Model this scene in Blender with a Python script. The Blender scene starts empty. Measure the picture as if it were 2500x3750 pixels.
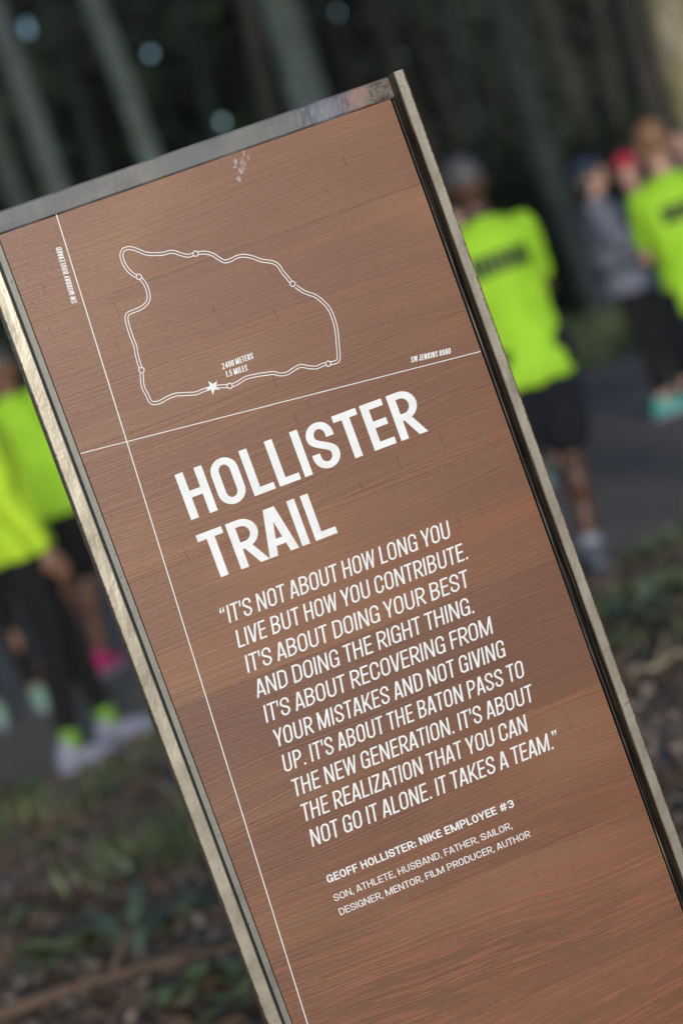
import bpy, bmesh, math, random
from mathutils import Vector, Matrix, noise
R = math.radians
random.seed(7)
sc = bpy.context.scene
col = sc.collection

# ------------------------------------------------------------------ camera
FPX = 85.0 / 24.0 * 2500.0
CAMH = 1.30
ROLL, PITCH, YAW = R(20.07), R(4.225), R(10.68)
fwd = Vector((0, math.cos(PITCH), -math.sin(PITCH)))
up0 = Vector((0, math.sin(PITCH), math.cos(PITCH)))
right0 = Vector((1, 0, 0))
CR = math.cos(ROLL) * right0 - math.sin(ROLL) * up0
CU = math.sin(ROLL) * right0 + math.cos(ROLL) * up0
CAM = Vector((0, 0, CAMH))
cd = bpy.data.cameras.new('camera')
cam = bpy.data.objects.new('camera', cd)
col.objects.link(cam)
m = Matrix((CR, CU, -fwd)).transposed().to_4x4()
m.translation = CAM
cam.matrix_world = m
cd.sensor_fit = 'HORIZONTAL'
cd.sensor_width = 24.0
cd.lens = 85.0
cd.clip_start = 0.05
cd.clip_end = 2000
cd.dof.use_dof = True
cd.dof.focus_distance = 2.60
cd.dof.aperture_fstop = 3.1
cd.dof.aperture_blades = 9
sc.camera = cam

# ------------------------------------------------------------------ light
SUN_EL, SUN_AZ = R(10), R(175)             # azimuth clockwise from +Y: low behind the camera
w = bpy.data.worlds.new('World')
sc.world = w
w.use_nodes = True
nt = w.node_tree
for n in list(nt.nodes):
    nt.nodes.remove(n)
sky = nt.nodes.new('ShaderNodeTexSky')
sky.sky_type = 'NISHITA'
sky.sun_disc = False
sky.sun_elevation = SUN_EL
sky.sun_rotation = SUN_AZ
sky.ozone_density = 2.6
sky.dust_density = 0.2
bg = nt.nodes.new('ShaderNodeBackground')
bg.inputs['Strength'].default_value = 0.115
wo = nt.nodes.new('ShaderNodeOutputWorld')
nt.links.new(sky.outputs[0], bg.inputs[0])
nt.links.new(bg.outputs[0], wo.inputs[0])
sd = bpy.data.lights.new('sun', 'SUN')
sd.energy = 2.5
sd.angle = R(12)
sd.color = (1.0, 0.96, 0.90)
sun = bpy.data.objects.new('sun', sd)
col.objects.link(sun)
sdir = Vector((math.sin(SUN_AZ) * math.cos(SUN_EL), math.cos(SUN_AZ) * math.cos(SUN_EL), math.sin(SUN_EL)))
sun.rotation_euler = sdir.to_track_quat('Z', 'Y').to_euler()
sun.location = (-3, -10, 12)

sc.view_settings.view_transform = 'Standard'
sc.view_settings.look = 'None'
sc.view_settings.gamma = 1
sc.view_settings.exposure = 0.14
sc.view_settings.use_curve_mapping = False
sc.cycles.use_denoising = True
sc.cycles.max_bounces = 6
sc.cycles.use_adaptive_sampling = True

# ------------------------------------------------------------------ helpers
def ray(px, py):
    """direction through a pixel of the 2500x3750 photograph"""
    return fwd + CR * ((px - 1250) / FPX) + CU * ((1875 - py) / FPX)

def ground(px, py):
    d = ray(px, py)
    t = -CAMH / d.z
    return Vector((d.x * t, d.y * t, 0))

def at_y(px, py, Y):
    d = ray(px, py)
    t = Y / d.y
    return CAM + d * t

def link(name, me, mat=None, parent=None):
    o = bpy.data.objects.new(name, me)
    col.objects.link(o)
    if mat is not None:
        if isinstance(mat, (list, tuple)):
            for x in mat:
                me.materials.append(x)
        else:
            me.materials.append(mat)
    if parent is not None:
        o.parent = parent
    return o

def empty(name, loc, rz=0.0):
    o = bpy.data.objects.new(name, None)
    o.empty_display_size = 0.1
    o.location = loc
    o.rotation_euler = (0, 0, rz)
    col.objects.link(o)
    return o

def tag(o, label=None, cat=None, group=None, kind=None):
    if label: o['label'] = label
    if cat: o['category'] = cat
    if group: o['group'] = group
    if kind: o['kind'] = kind
    return o

def mesh(name, verts, faces, smooth=False):
    me = bpy.data.meshes.new(name)
    me.from_pydata([tuple(v) for v in verts], [], faces)
    me.update()
    if smooth:
        me.polygons.foreach_set('use_smooth', [True] * len(me.polygons))
    return me

def box_mesh(name, x0, x1, y0, y1, z0, z1, bev=0.0, segs=2):
    bm = bmesh.new()
    bmesh.ops.create_cube(bm, size=1.0)
    for v in bm.verts:
        v.co = Vector((x0 if v.co.x < 0 else x1, y0 if v.co.y < 0 else y1, z0 if v.co.z < 0 else z1))
    if bev:
        bmesh.ops.bevel(bm, geom=bm.edges[:], offset=bev, segments=segs, affect='EDGES', profile=0.6)
    me = bpy.data.meshes.new(name)
    bm.to_mesh(me)
    bm.free()
    return me

# ---- materials
class NT:
    def __init__(s, name):
        s.m = bpy.data.materials.new(name)
        s.m.use_nodes = True
        s.t = s.m.node_tree
        s.b = s.t.nodes['Principled BSDF']
    def n(s, typ, **kw):
        x = s.t.nodes.new(typ)
        for k, v in kw.items():
            if k in x.inputs:
                x.inputs[k].default_value = v
            else:
                setattr(x, k, v)
        return x
    def l(s, a, b):
        s.t.links.new(a, b)
    def coord(s, scale=(1, 1, 1), kind='Object', rand=False, rot=(0, 0, 0)):
        tc = s.n('ShaderNodeTexCoord')
        mp = s.n('ShaderNodeMapping')
        mp.inputs['Scale'].default_value = scale
        mp.inputs['Rotation'].default_value = rot
        s.l(tc.outputs[kind], mp.inputs['Vector'])
        if rand:
            oi = s.n('ShaderNodeObjectInfo')
            ml = s.n('ShaderNodeMath', operation='MULTIPLY')
            ml.inputs[1].default_value = 37.0
            s.l(oi.outputs['Random'], ml.inputs[0])
            ad = s.n('ShaderNodeVectorMath', operation='ADD')
            s.l(mp.outputs[0], ad.inputs[0])
            s.l(ml.outputs[0], ad.inputs[1])
            return ad.outputs[0]
        return mp.outputs[0]
    def noise(s, vec, scale, detail=4, rough=0.55, dist=0.0):
        x = s.n('ShaderNodeTexNoise')
        x.inputs['Scale'].default_value = scale
        x.inputs['Detail'].default_value = detail
        x.inputs['Roughness'].default_value = rough
        x.inputs['Distortion'].default_value = dist
        s.l(vec, x.inputs['Vector'])
        return x.outputs['Fac']
    def ramp(s, fac, stops):
        x = s.n('ShaderNodeValToRGB')
        e = x.color_ramp.elements
        while len(e) > 1:
            e.remove(e[-1])
        for i, (p, c) in enumerate(stops):
            if i == 0:
                e[0].position = p
                k = e[0]
            else:
                k = e.new(p)
            if not isinstance(c, (tuple, list)):
                c = (c, c, c)
            k.color = (*c[:3], 1)
        s.l(fac, x.inputs[0])
        return x.outputs[0]
    def mix(s, fac, a, b, mode='MIX'):
        x = s.n('ShaderNodeMix', data_type='RGBA', blend_type=mode)
        for sock, v in ((x.inputs[0], fac), (x.inputs[6], a), (x.inputs[7], b)):
            if isinstance(v, (int, float)):
                sock.default_value = v
            elif isinstance(v, (tuple, list)):
                sock.default_value = (*v[:3], 1)
            else:
                s.l(v, sock)
        return x.outputs[2]
    def math(s, op, a, b=None, c=None):
        x = s.n('ShaderNodeMath', operation=op)
        for i, v in enumerate((a, b, c)):
            if v is None: continue
            if isinstance(v, (int, float)):
                x.inputs[i].default_value = v
            else:
                s.l(v, x.inputs[i])
        return x.outputs[0]
    def bump(s, h, strength, dist, prev=None):
        x = s.n('ShaderNodeBump')
        x.inputs['Strength'].default_value = strength
        x.inputs['Distance'].default_value = dist
        s.l(h, x.inputs['Height'])
        if prev is not None:
            s.l(prev, x.inputs['Normal'])
        return x.outputs[0]
    def set(s, **kw):
        for k, v in kw.items():
            k = k.replace('_', ' ')
            i = s.b.inputs[k]
            if isinstance(v, (int, float)):
                i.default_value = v
            elif isinstance(v, (tuple, list)):
                i.default_value = (*v[:3], 1)
            else:
                s.l(v, i)
        return s

def cloth_mat(name, c, rough=0.8, var=0.15, scale=14):
    t = NT(name)
    v = t.coord(kind='Object')
    f = t.noise(v, scale, 3)
    dark = tuple(x * (1 - var) for x in c)
    lite = tuple(min(1, x * (1 + var)) for x in c)
    t.set(Base_Color=t.ramp(f, [(0.3, dark), (0.7, lite)]), Roughness=rough)
    t.l(t.bump(t.noise(v, 9, 4), 0.5, 0.03), t.b.inputs['Normal'])
    return t.m

M = {}
def mat_wood():
    t = NT('cedar_plank')
    # x along the board, z across it
    v = t.coord((1, 1, 1), rand=True)
    warp = t.noise(t.coord((1.7, 1, 4.0), rand=True), 1.5, 2, 0.45)
    warp2 = t.noise(t.coord((10, 1, 24), rand=True), 1.0, 2, 0.5)
    sep = t.n('ShaderNodeSeparateXYZ')
    t.l(v, sep.inputs[0])
    z = t.math('ADD', sep.outputs['Z'], t.math('MULTIPLY', warp, 0.055))
    z = t.math('ADD', z, t.math('MULTIPLY', warp2, 0.0030))
    def band(xs, zs, sc_=1.0, det=2, ro=0.5):
        c = t.n('ShaderNodeCombineXYZ')
        t.l(t.math('MULTIPLY', sep.outputs['X'], xs), c.inputs[0])
        t.l(sep.outputs['Y'], c.inputs[1])
        t.l(t.math('MULTIPLY', z, zs), c.inputs[2])
        return t.noise(c.outputs[0], sc_, det, ro)
    rings = band(0.5, 380, 1.0, 2, 0.55)
    wide = band(0.4, 60, 1.0, 2, 0.5)
    fine = band(3.0, 1100, 1.0, 3, 0.6)
    speck = t.noise(t.coord((260, 1, 1500), rand=True), 1.0, 2, 0.7)
    flame = band(13, 230, 1.0, 3, 0.6)
    blotch = t.noise(t.coord((3, 1, 8), rand=True), 1.0, 3, 0.5)
    red = band(1.6, 22, 1.0, 3, 0.6)
    base = t.ramp(blotch, [(0.3, (0.168, 0.067, 0.036)), (0.55, (0.200, 0.082, 0.043)), (0.75, (0.260, 0.118, 0.058))])
    base = t.mix(t.ramp(red, [(0.54, 0.0), (0.74, 0.50)]), base, (0.27, 0.092, 0.040))
    base = t.mix(t.ramp(wide, [(0.50, 0.0), (0.74, 0.22)]), base, (0.115, 0.050, 0.034))
    late = t.ramp(rings, [(0.44, 0.0), (0.60, 0.9), (0.66, 0.2)])
    colr = t.mix(t.math('MULTIPLY', late, 0.11), base, (0.055, 0.023, 0.016))
    colr = t.mix(t.ramp(fine, [(0.45, 0.0), (0.66, 0.10)]), colr, (0.065, 0.030, 0.021))
    oi = t.n('ShaderNodeObjectInfo')
    fl = t.ramp(flame, [(0.53, 0.0), (0.60, 0.75)])
    colr = t.mix(t.math('MULTIPLY', fl, t.ramp(oi.outputs['Alpha'], [(0.5, 1.0), (1.0, 0.12)])), colr, (0.27, 0.095, 0.05))
    colr = t.mix(t.ramp(speck, [(0.60, 0.0), (0.78, 0.25)]), colr, (0.26, 0.15, 0.10))
    tone = t.ramp(oi.outputs['Random'], [(0.0, (0.88, 0.89, 0.92)), (0.5, (1, 1, 0.98)), (1.0, (1.12, 1.08, 0.98))])
    colr = t.mix(1.0, colr, tone, 'MULTIPLY')
    t.set(Base_Color=colr, Roughness=t.ramp(speck, [(0.3, 0.31), (0.7, 0.42)]))
    t.set(Specular_IOR_Level=0.38)
    b = t.bump(rings, 0.28, 0.0009)
    b = t.bump(fine, 0.30, 0.0004, b)
    b = t.bump(speck, 0.5, 0.0003, b)
    t.l(b, t.b.inputs['Normal'])
    return t.m
M['wood'] = mat_wood()

def mat_vinyl():
    t = NT('white_lettering_film')
    f = t.noise(t.coord(), 60, 3)
    t.set(Base_Color=t.ramp(f, [(0.3, (0.74, 0.74, 0.745)), (0.7, (0.86, 0.86, 0.86))]), Roughness=0.45)
    return t.m
M['vinyl'] = mat_vinyl()

def mat_steel(name, c0, c1, rust, edge=None, bumps=0.0006, rough=(0.32, 0.5), metallic=0.85, rustamt=(0.62, 0.7), scr=0.4):
    t = NT(name)
    v = t.coord()
    a = t.noise(v, 26, 5, 0.6)
    colr = t.ramp(a, [(0.32, c0), (0.68, c1)])
    s1 = t.noise(t.coord((40, 40, 900), rot=(0, 0.6, 0)), 1.0, 2)
    colr = t.mix(t.ramp(s1, [(0.66, 0.0), (0.72, scr)]), colr, tuple(min(1, x * 1.7) for x in c1))
    rn = t.noise(t.coord((1, 1, 0.6)), 75, 5, 0.65)
    rm = t.ramp(rn, [(rustamt[0], 0.0), (rustamt[1], 1.0)])
    if edge is not None:                                # paint worn off along one long edge (object X)
        tc = t.n('ShaderNodeTexCoord')
        sp = t.n('ShaderNodeSeparateXYZ')
        t.l(tc.outputs['Object'], sp.inputs[0])
        side, half = edge
        x = t.math('MULTIPLY', sp.outputs['X'], side)
        dist = t.math('SUBTRACT', half, x)              # 0 at the edge
        near = t.math('SUBTRACT', 1.0, t.math('DIVIDE', dist, 0.0030 if side > 0 else 0.0018))
        near = t.math('MAXIMUM', near, 0.0)
        rn2 = t.noise(t.coord((1, 1, 1)), 150, 4, 0.7)
        k = t.math('ADD', t.math('MULTIPLY', near, 0.32 if side > 0 else 0.22), rn2)
        rm = t.math('MAXIMUM', rm, t.ramp(k, [(0.64, 0.0), (0.68, 1.0)] if side > 0 else [(0.66, 0.0), (0.70, 1.0)]))
    rc = t.ramp(t.noise(v, 300, 3), [(0.3, rust), (0.7, tuple(x * 2.2 for x in rust))])
    colr = t.mix(rm, colr, rc)
    t.set(Base_Color=colr, Metallic=t.math('MULTIPLY', metallic, t.math('SUBTRACT', 1.0, rm)),
          Roughness=t.math('ADD', t.ramp(a, [(0.3, rough[0]), (0.7, rough[1])]), t.math('MULTIPLY', rm, 0.3)))
    pit = t.noise(v, 260, 3, 0.6)
    wav = t.noise(t.coord((1, 1, 0.35)), 90, 3, 0.6)
    b = t.bump(wav, 0.8, bumps)
    b = t.bump(pit, 0.5, bumps * 0.5, b)
    b = t.bump(rm, -0.6, 0.0006, b) if edge is not None else b
    t.l(b, t.b.inputs['Normal'])
    return t.m
M['plate'] = mat_steel('galled_steel_plate', (0.15, 0.145, 0.125), (0.25, 0.24, 0.21), (0.16, 0.085, 0.04), rustamt=(0.66, 0.72), metallic=0.25, rough=(0.4, 0.58))
M['header'] = mat_steel('blued_steel_plate', (0.075, 0.078, 0.085), (0.13, 0.133, 0.142), (0.20, 0.11, 0.06), rustamt=(0.70, 0.78), metallic=0.2, bumps=0.0003, scr=0.5, rough=(0.45, 0.6))
M['bar_l'] = mat_steel('lacquered_steel_rough', (0.27, 0.235, 0.18), (0.37, 0.33, 0.26), (0.10, 0.055, 0.03), edge=(-1, 0.0072), bumps=0.00035, metallic=0.30, rough=(0.27, 0.38), rustamt=(0.74, 0.78), scr=0.1)
M['bar_r'] = mat_steel('lacquered_steel', (0.20, 0.170, 0.130), (0.29, 0.265, 0.215), (0.09, 0.045, 0.03), edge=(1, 0.0060), bumps=0.0004, metallic=0.30, rough=(0.40, 0.52), rustamt=(0.67, 0.70), scr=0.1)

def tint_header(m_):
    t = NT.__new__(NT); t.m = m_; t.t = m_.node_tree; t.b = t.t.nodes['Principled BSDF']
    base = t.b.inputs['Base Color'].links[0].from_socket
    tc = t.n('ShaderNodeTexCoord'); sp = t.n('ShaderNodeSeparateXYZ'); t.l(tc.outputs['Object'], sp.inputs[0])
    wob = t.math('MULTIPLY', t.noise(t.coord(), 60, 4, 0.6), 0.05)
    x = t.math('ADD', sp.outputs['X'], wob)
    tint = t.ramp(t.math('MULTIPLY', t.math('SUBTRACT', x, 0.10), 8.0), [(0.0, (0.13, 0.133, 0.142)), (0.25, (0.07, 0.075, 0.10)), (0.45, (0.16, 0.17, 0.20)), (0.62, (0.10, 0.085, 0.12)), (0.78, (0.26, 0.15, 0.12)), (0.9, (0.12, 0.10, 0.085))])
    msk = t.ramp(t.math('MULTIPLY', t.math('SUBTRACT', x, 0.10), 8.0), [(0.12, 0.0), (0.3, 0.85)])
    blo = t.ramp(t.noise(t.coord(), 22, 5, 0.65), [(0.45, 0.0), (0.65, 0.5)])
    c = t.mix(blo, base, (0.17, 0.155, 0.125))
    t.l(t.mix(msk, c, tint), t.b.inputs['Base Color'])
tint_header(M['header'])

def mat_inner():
    t = NT('dark_steel_painted_glints')  # near black with pale streaks painted for reflections; orange streaks are rust
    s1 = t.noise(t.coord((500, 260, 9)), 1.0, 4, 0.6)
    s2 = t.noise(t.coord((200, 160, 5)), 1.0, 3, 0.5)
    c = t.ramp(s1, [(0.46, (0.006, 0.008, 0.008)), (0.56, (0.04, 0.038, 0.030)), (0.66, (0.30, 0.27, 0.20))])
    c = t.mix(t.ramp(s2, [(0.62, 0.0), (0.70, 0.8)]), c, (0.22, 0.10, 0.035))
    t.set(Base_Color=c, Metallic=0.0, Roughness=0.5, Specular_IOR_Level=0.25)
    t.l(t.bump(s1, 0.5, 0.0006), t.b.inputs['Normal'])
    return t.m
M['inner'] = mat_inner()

def mat_simple(name, c, rough=0.6, var=0.25, scale=30, metallic=0.0, bump=0.0):
    t = NT(name)
    v = t.coord()
    f = t.noise(v, scale, 4)
    t.set(Base_Color=t.ramp(f, [(0.3, tuple(x * (1 - var) for x in c)), (0.7, tuple(min(1, x * (1 + var)) for x in c))]),
          Roughness=rough, Metallic=metallic)
    if bump:
        t.l(t.bump(f, 0.6, bump), t.b.inputs['Normal'])
    return t.m
M['dark'] = mat_simple('crack_dark', (0.03, 0.014, 0.010), 0.8)
M['fleck'] = mat_simple('pale_fleck', (0.62, 0.58, 0.54), 0.6, 0.2, 200)
M['rust'] = mat_simple('orange_rust', (0.26, 0.125, 0.04), 0.7, 0.6, 120)
M['weld'] = mat_simple('rusty_weld', (0.115, 0.090, 0.070), 0.6, 0.6, 220, 0.2, 0.001)

def mat_bark(name, c0, c1, moss=None, mossamt=0.5, bs=1.1):
    t = NT(name)
    a = t.noise(t.coord((7, 7, 1.6), kind='Object'), 1.6, 6, 0.65)
    colr = t.ramp(a, [(0.35, c0), (0.65, c1)])
    blot = t.ramp(t.noise(t.coord((1, 1, 0.8)), bs, 3, 0.6), [(0.35, (0.55, 0.55, 0.6)), (0.6, (1.15, 1.12, 1.1)), (0.72, (1.6, 1.55, 1.5))])
    colr = t.mix(1.0, colr, blot, 'MULTIPLY')
    if moss:
        b = t.noise(t.coord((1, 1, 0.5)), 2.2, 4, 0.6)
        colr = t.mix(t.ramp(b, [(mossamt, 0.0), (mossamt + 0.15, 0.85)]), colr, moss)
    t.set(Base_Color=colr, Roughness=0.85)
    t.l(t.bump(a, 1.0, 0.05), t.b.inputs['Normal'])
    return t.m
M['bark_grey'] = mat_bark('grey_bark', (0.045, 0.06, 0.058), (0.085, 0.115, 0.115), (0.045, 0.062, 0.022), 0.52)
M['bark_brown'] = mat_bark('brown_bark', (0.035, 0.029, 0.024), (0.07, 0.060, 0.052), (0.05, 0.055, 0.022), 0.56)
M['bark_moss'] = mat_bark('mossy_bark', (0.18, 0.145, 0.095), (0.42, 0.36, 0.25), (0.17, 0.155, 0.04), 0.46, 3.0)

def mat_leaf(name, c0, c1, rough=0.55, clump=0.0):
    t = NT(name)
    g = t.n('ShaderNodeNewGeometry')
    colr = t.ramp(g.outputs['Random Per Island'], [(0.0, c0), (1.0, c1)])
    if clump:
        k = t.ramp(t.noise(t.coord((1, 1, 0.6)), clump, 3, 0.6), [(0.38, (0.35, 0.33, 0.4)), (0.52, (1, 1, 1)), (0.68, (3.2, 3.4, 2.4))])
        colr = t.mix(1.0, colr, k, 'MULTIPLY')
    t.set(Base_Color=colr, Roughness=rough)
    return t.m
M['leaf_far'] = mat_leaf('shade_darkened_conifer_leaves', (0.003, 0.006, 0.004), (0.014, 0.021, 0.010), 0.8, 0.55)  # leaf colour darkened to stand for shade inside the wood
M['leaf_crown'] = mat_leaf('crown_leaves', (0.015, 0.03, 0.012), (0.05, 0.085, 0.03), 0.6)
M['leaf_bush'] = mat_leaf('shade_darkened_bush_leaves', (0.005, 0.010, 0.004), (0.020, 0.030, 0.011), 0.7, 0.8)  # bush colour likewise darkened for the forest shade
M['leaf_low'] = mat_leaf('low_plant_leaves', (0.085, 0.11, 0.045), (0.17, 0.20, 0.08), 0.5)
M['leaf_blue'] = mat_leaf('sword_leaves', (0.06, 0.09, 0.06), (0.12, 0.16, 0.11), 0.45)
M['litter'] = mat_leaf('leaf_litter', (0.06, 0.042, 0.028), (0.14, 0.088, 0.055), 0.7)
M['chips'] = mat_leaf('wood_chips', (0.12, 0.092, 0.075), (0.26, 0.205, 0.17), 0.8)
M['grass'] = mat_leaf('verge_grass', (0.065, 0.085, 0.035), (0.14, 0.17, 0.07), 0.6)

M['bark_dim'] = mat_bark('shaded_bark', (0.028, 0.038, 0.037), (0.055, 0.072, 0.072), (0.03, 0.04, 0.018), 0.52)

# ================================================================== ground
def mat_soil():
    t = NT('forest_soil')
    v = t.coord()
    a = t.noise(v, 2.2, 6, 0.65)
    b = t.noise(v, 0.7, 4, 0.6)
    g = t.noise(v, 0.33, 3, 0.5)
    c = t.ramp(a, [(0.3, (0.12, 0.090, 0.078)), (0.5, (0.19, 0.150, 0.130)), (0.72, (0.27, 0.215, 0.195))])
    c = t.mix(t.ramp(b, [(0.5, 0.0), (0.68, 0.6)]), c, (0.060, 0.072, 0.038))
    c = t.mix(t.ramp(g, [(0.5, 0.0), (0.62, 0.5)]), c, (0.055, 0.05, 0.05))
    t.set(Base_Color=c, Roughness=0.9)
    t.l(t.bump(t.noise(v, 18, 5, 0.7), 0.9, 0.03), t.b.inputs['Normal'])
    return t.m
def mat_trail():
    t = NT('trail_gravel')
    v = t.coord()
    a = t.noise(v, 1.1, 5, 0.6)
    f = t.noise(v, 60, 3, 0.7)
    c = t.ramp(a, [(0.3, (0.14, 0.105, 0.086)), (0.7, (0.24, 0.185, 0.155))])
    c = t.mix(t.ramp(f, [(0.4, 0.0), (0.7, 0.5)]), c, (0.075, 0.066, 0.062))
    t.set(Base_Color=c, Roughness=0.9)
    t.l(t.bump(f, 0.6, 0.006), t.b.inputs['Normal'])
    return t.m
bm = bmesh.new()
N = 60
rings = [0, 4, 7, 10, 14, 20, 28, 38, 50, 70, 110, 200, 500, 1200]
prev = None
c0 = bm.verts.new((0, 10, 0))
for r in rings[1:]:
    ring = []
    for k in range(N):
        a = 2 * math.pi * k / N
        x, y = r * math.cos(a), 10 + r * math.sin(a)
        z = 0
        if r <= 110 and r > 0:
            z = 0.0
        ring.append(bm.verts.new((x, y, z)))
    for k in range(N):
        if prev is None:
            bm.faces.new((c0, ring[k], ring[(k + 1) % N]))
        else:
            bm.faces.new((prev[k], ring[k], ring[(k + 1) % N], prev[(k + 1) % N]))
    prev = ring
me = bpy.data.meshes.new('ground')
bm.to_mesh(me); bm.free()
tag(link('ground', me, mat_soil()), 'dark forest soil with moss and leaf litter', kind='structure')

# the trail: a broad gravel clearing crossing behind the sign, uneven edges
near, far = [], []
for i in range(121):
    x = -45 + i * 0.75
    nz = noise.noise(Vector((x * 0.35, 3.1, 0))) * 0.8 + noise.noise(Vector((x * 1.6, 9.1, 0))) * 0.25
    fz = noise.noise(Vector((x * 0.3, 13.1, 0))) * 1.5
    near.append((x, 9.1 + 0.02 * x + nz, 0.006))
    far.append((x, 24.5 + 0.10 * x + fz, 0.006))
vs = near + far
fs = [(i, i + 1, 121 + i + 1, 121 + i) for i in range(120)]
tag(link('trail', mesh('trail', vs, fs), mat_trail()), 'grey gravel running trail crossing behind the sign', kind='structure')

# ================================================================== leaf scatter helper
def cards(name, pts, mat, parent=None, seed=1):
    """pts: list of (position, size, aspect, tilt) leaf blades, each a folded two-quad leaf"""
    rnd = random.Random(seed)
    V, F = [], []
    for p, s, asp, tilt in pts:
        a = rnd.uniform(0, 2 * math.pi)
        b = tilt + rnd.uniform(-0.5, 0.5)
        d = Vector((math.cos(a) * math.cos(b), math.sin(a) * math.cos(b), math.sin(b)))
        sd_ = d.cross(Vector((0, 0, 1)))
        if sd_.length < 1e-3: sd_ = Vector((1, 0, 0))
        sd_.normalize()
        nn = sd_.cross(d)
        c = rnd.uniform(-1, 1)
        sd_ = (sd_ * math.cos(c) + nn * math.sin(c)) * s * asp
        i = len(V)
        p = Vector(p)
        V += [p, p + d * s * 0.5 + sd_, p + d * s, p + d * s * 0.5 - sd_]
        F += [(i, i + 1, i + 2, i + 3)]
    return link(name, mesh(name, V, F), mat, parent)

# ---------------------------------------------------------- ground cover
def in_view_band(ymin, ymax, spread):
    y = ymin + (ymax - ymin) * random.random()
    x = random.uniform(-0.16, 0.19) * y * spread
    return x, y
rnd = random.Random(3)
pts = []
for _ in range(9000):
    x, y = in_view_band(4.2, 9.6, 1.5)
    if noise.noise(Vector((x * 1.1, y * 1.1, 5))) + rnd.uniform(-0.35, 0.35) < -0.05: continue
    pts.append(((x, y, rnd.uniform(0.004, 0.03)), rnd.uniform(0.03, 0.09), 0.32, 0.1))
tag(cards('leaf_litter', pts, M['litter'], seed=5), 'reddish brown fallen leaves strewn over the soil', kind='stuff', cat='leaf litter')
pts = []
for _ in range(14000):
    x, y = in_view_band(4.0, 9.6, 1.5)
    pts.append(((x, y, rnd.uniform(0.002, 0.02)), rnd.uniform(0.02, 0.07), 0.22, 0.1))
tag(cards('wood_chips', pts, M['chips'], seed=6), 'grey brown bark chips covering the soil', kind='stuff', cat='bark chips')
pts = []
for _ in range(16000):
    x, y = in_view_band(6.0, 10.2, 1.5)
    e = 9.1 + 0.02 * x
    k = noise.noise(Vector((x * 0.8, y * 1.3, 2)))
    if k + rnd.uniform(-0.2, 0.2) < 0.26 - (0.24 if abs(y - e + 0.5) < 0.4 else 0): continue
    pts.append(((x, y, 0.0), rnd.uniform(0.04, 0.13), 0.07, 1.1))
for _ in range(16000):
    y = rnd.uniform(24, 36)
    x = rnd.uniform(-0.16, 0.2) * y * 1.3
    pts.append(((x, y, 0.0), rnd.uniform(0.10, 0.30), 0.10, 1.0))
tag(cards('grass', pts, M['grass'], seed=7), 'short grass growing along the edges of the trail', kind='stuff', cat='grass')

def low_plant(name, loc, kind, size, nleaf, seed, label):
    r_ = random.Random(seed)
    V, F = [], []
    for k in range(nleaf):
        a = r_.uniform(0, 2 * math.pi)
        L = size * r_.uniform(0.6, 1.0)
        rise = r_.uniform(0.35, 0.95) if kind == 'sword' else r_.uniform(0.15, 0.6)
        wd = (0.035 if kind == 'sword' else 0.13) * L * r_.uniform(0.8, 1.3) + 0.004
        d = Vector((math.cos(a), math.sin(a), 0))
        s = Vector((-math.sin(a), math.cos(a), 0))
        base = len(V)
        n = 6
        for i in range(n + 1):
            t = i / n
            p = Vector((0, 0, 0)) + d * (L * t * (1 - 0.4 * rise * (1 - t))) + Vector((0, 0, L * rise * (t - 0.75 * t * t) * 1.6 + 0.01))
            w_ = wd * math.sin(math.pi * min(1, t * 0.9 + 0.1)) ** 0.8 + 0.0008
            fold = Vector((0, 0, w_ * 0.35))
            V += [p + s * w_ + fold, p, p - s * w_ + fold]
        for i in range(n):
            b = base + i * 3
            F += [(b, b + 1, b + 4, b + 3), (b + 1, b + 2, b + 5, b + 4)]
    root = link(name, mesh(name, V, F, True), M['leaf_blue'] if kind == 'sword' else M['leaf_low'])
    root.location = loc
    tag(root, label, 'plant', 'low plants on the forest floor')
    return root
def f2(px, py):          # photo pixel on the 1568-wide view -> ground
    return ground(px * 1.5944, py * 1.5944)
plants = [
    (60, 1830, 'broad', .17, 22, 'broad leafed green plant nearest the left frame edge below the shoes'),
    (215, 1850, 'broad', .14, 16, 'small broad leafed plant just below the white soled shoes'),
    (130, 1955, 'broad', .14, 14, 'broad leafed plant midway between the shoes and the leaf litter'),
    (330, 2210, 'sword', .30, 12, 'tall blue green sword leafed plant beside the left steel bar'),
    (300, 2040, 'sword', .16, 10, 'short sword leafed plant above the tall one'),
    (180, 2210, 'broad', .22, 26, 'bright green broad leafed plant left of the tall sword leaves'),
    (420, 2130, 'broad', .15, 14, 'green plant touching the left bar in the view, above the stick'),
    (470, 2290, 'broad', .17, 22, 'green plant at the foot of the view below the fallen stick'),
    (560, 2320, 'broad', .14, 16, 'small pale green plant nearest the bar below the stick'),
    (40, 2140, 'broad', .13, 12, 'olive plant low at the left frame edge'),
    (1480, 1290, 'broad', .17, 18, 'green plant on the verge right of the dark grey shoe'),
    (1440, 1380, 'broad', .16, 14, 'yellow green plant on the verge beside the right steel bar'),
    (1545, 1345, 'broad', .18, 16, 'green plant on the verge at the right frame edge'),
    (1500, 1440, 'sword', .34, 18, 'sword leafed plant lying across the verge at the right'),
    (1420, 1500, 'broad', .15, 14, 'dark green plant against the right steel bar below the verge'),
]
for i, (px, py, k, s, n, lab) in enumerate(plants):
    low_plant('low_plant', f2(px, py), k, s, n, 100 + i, lab)

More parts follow.
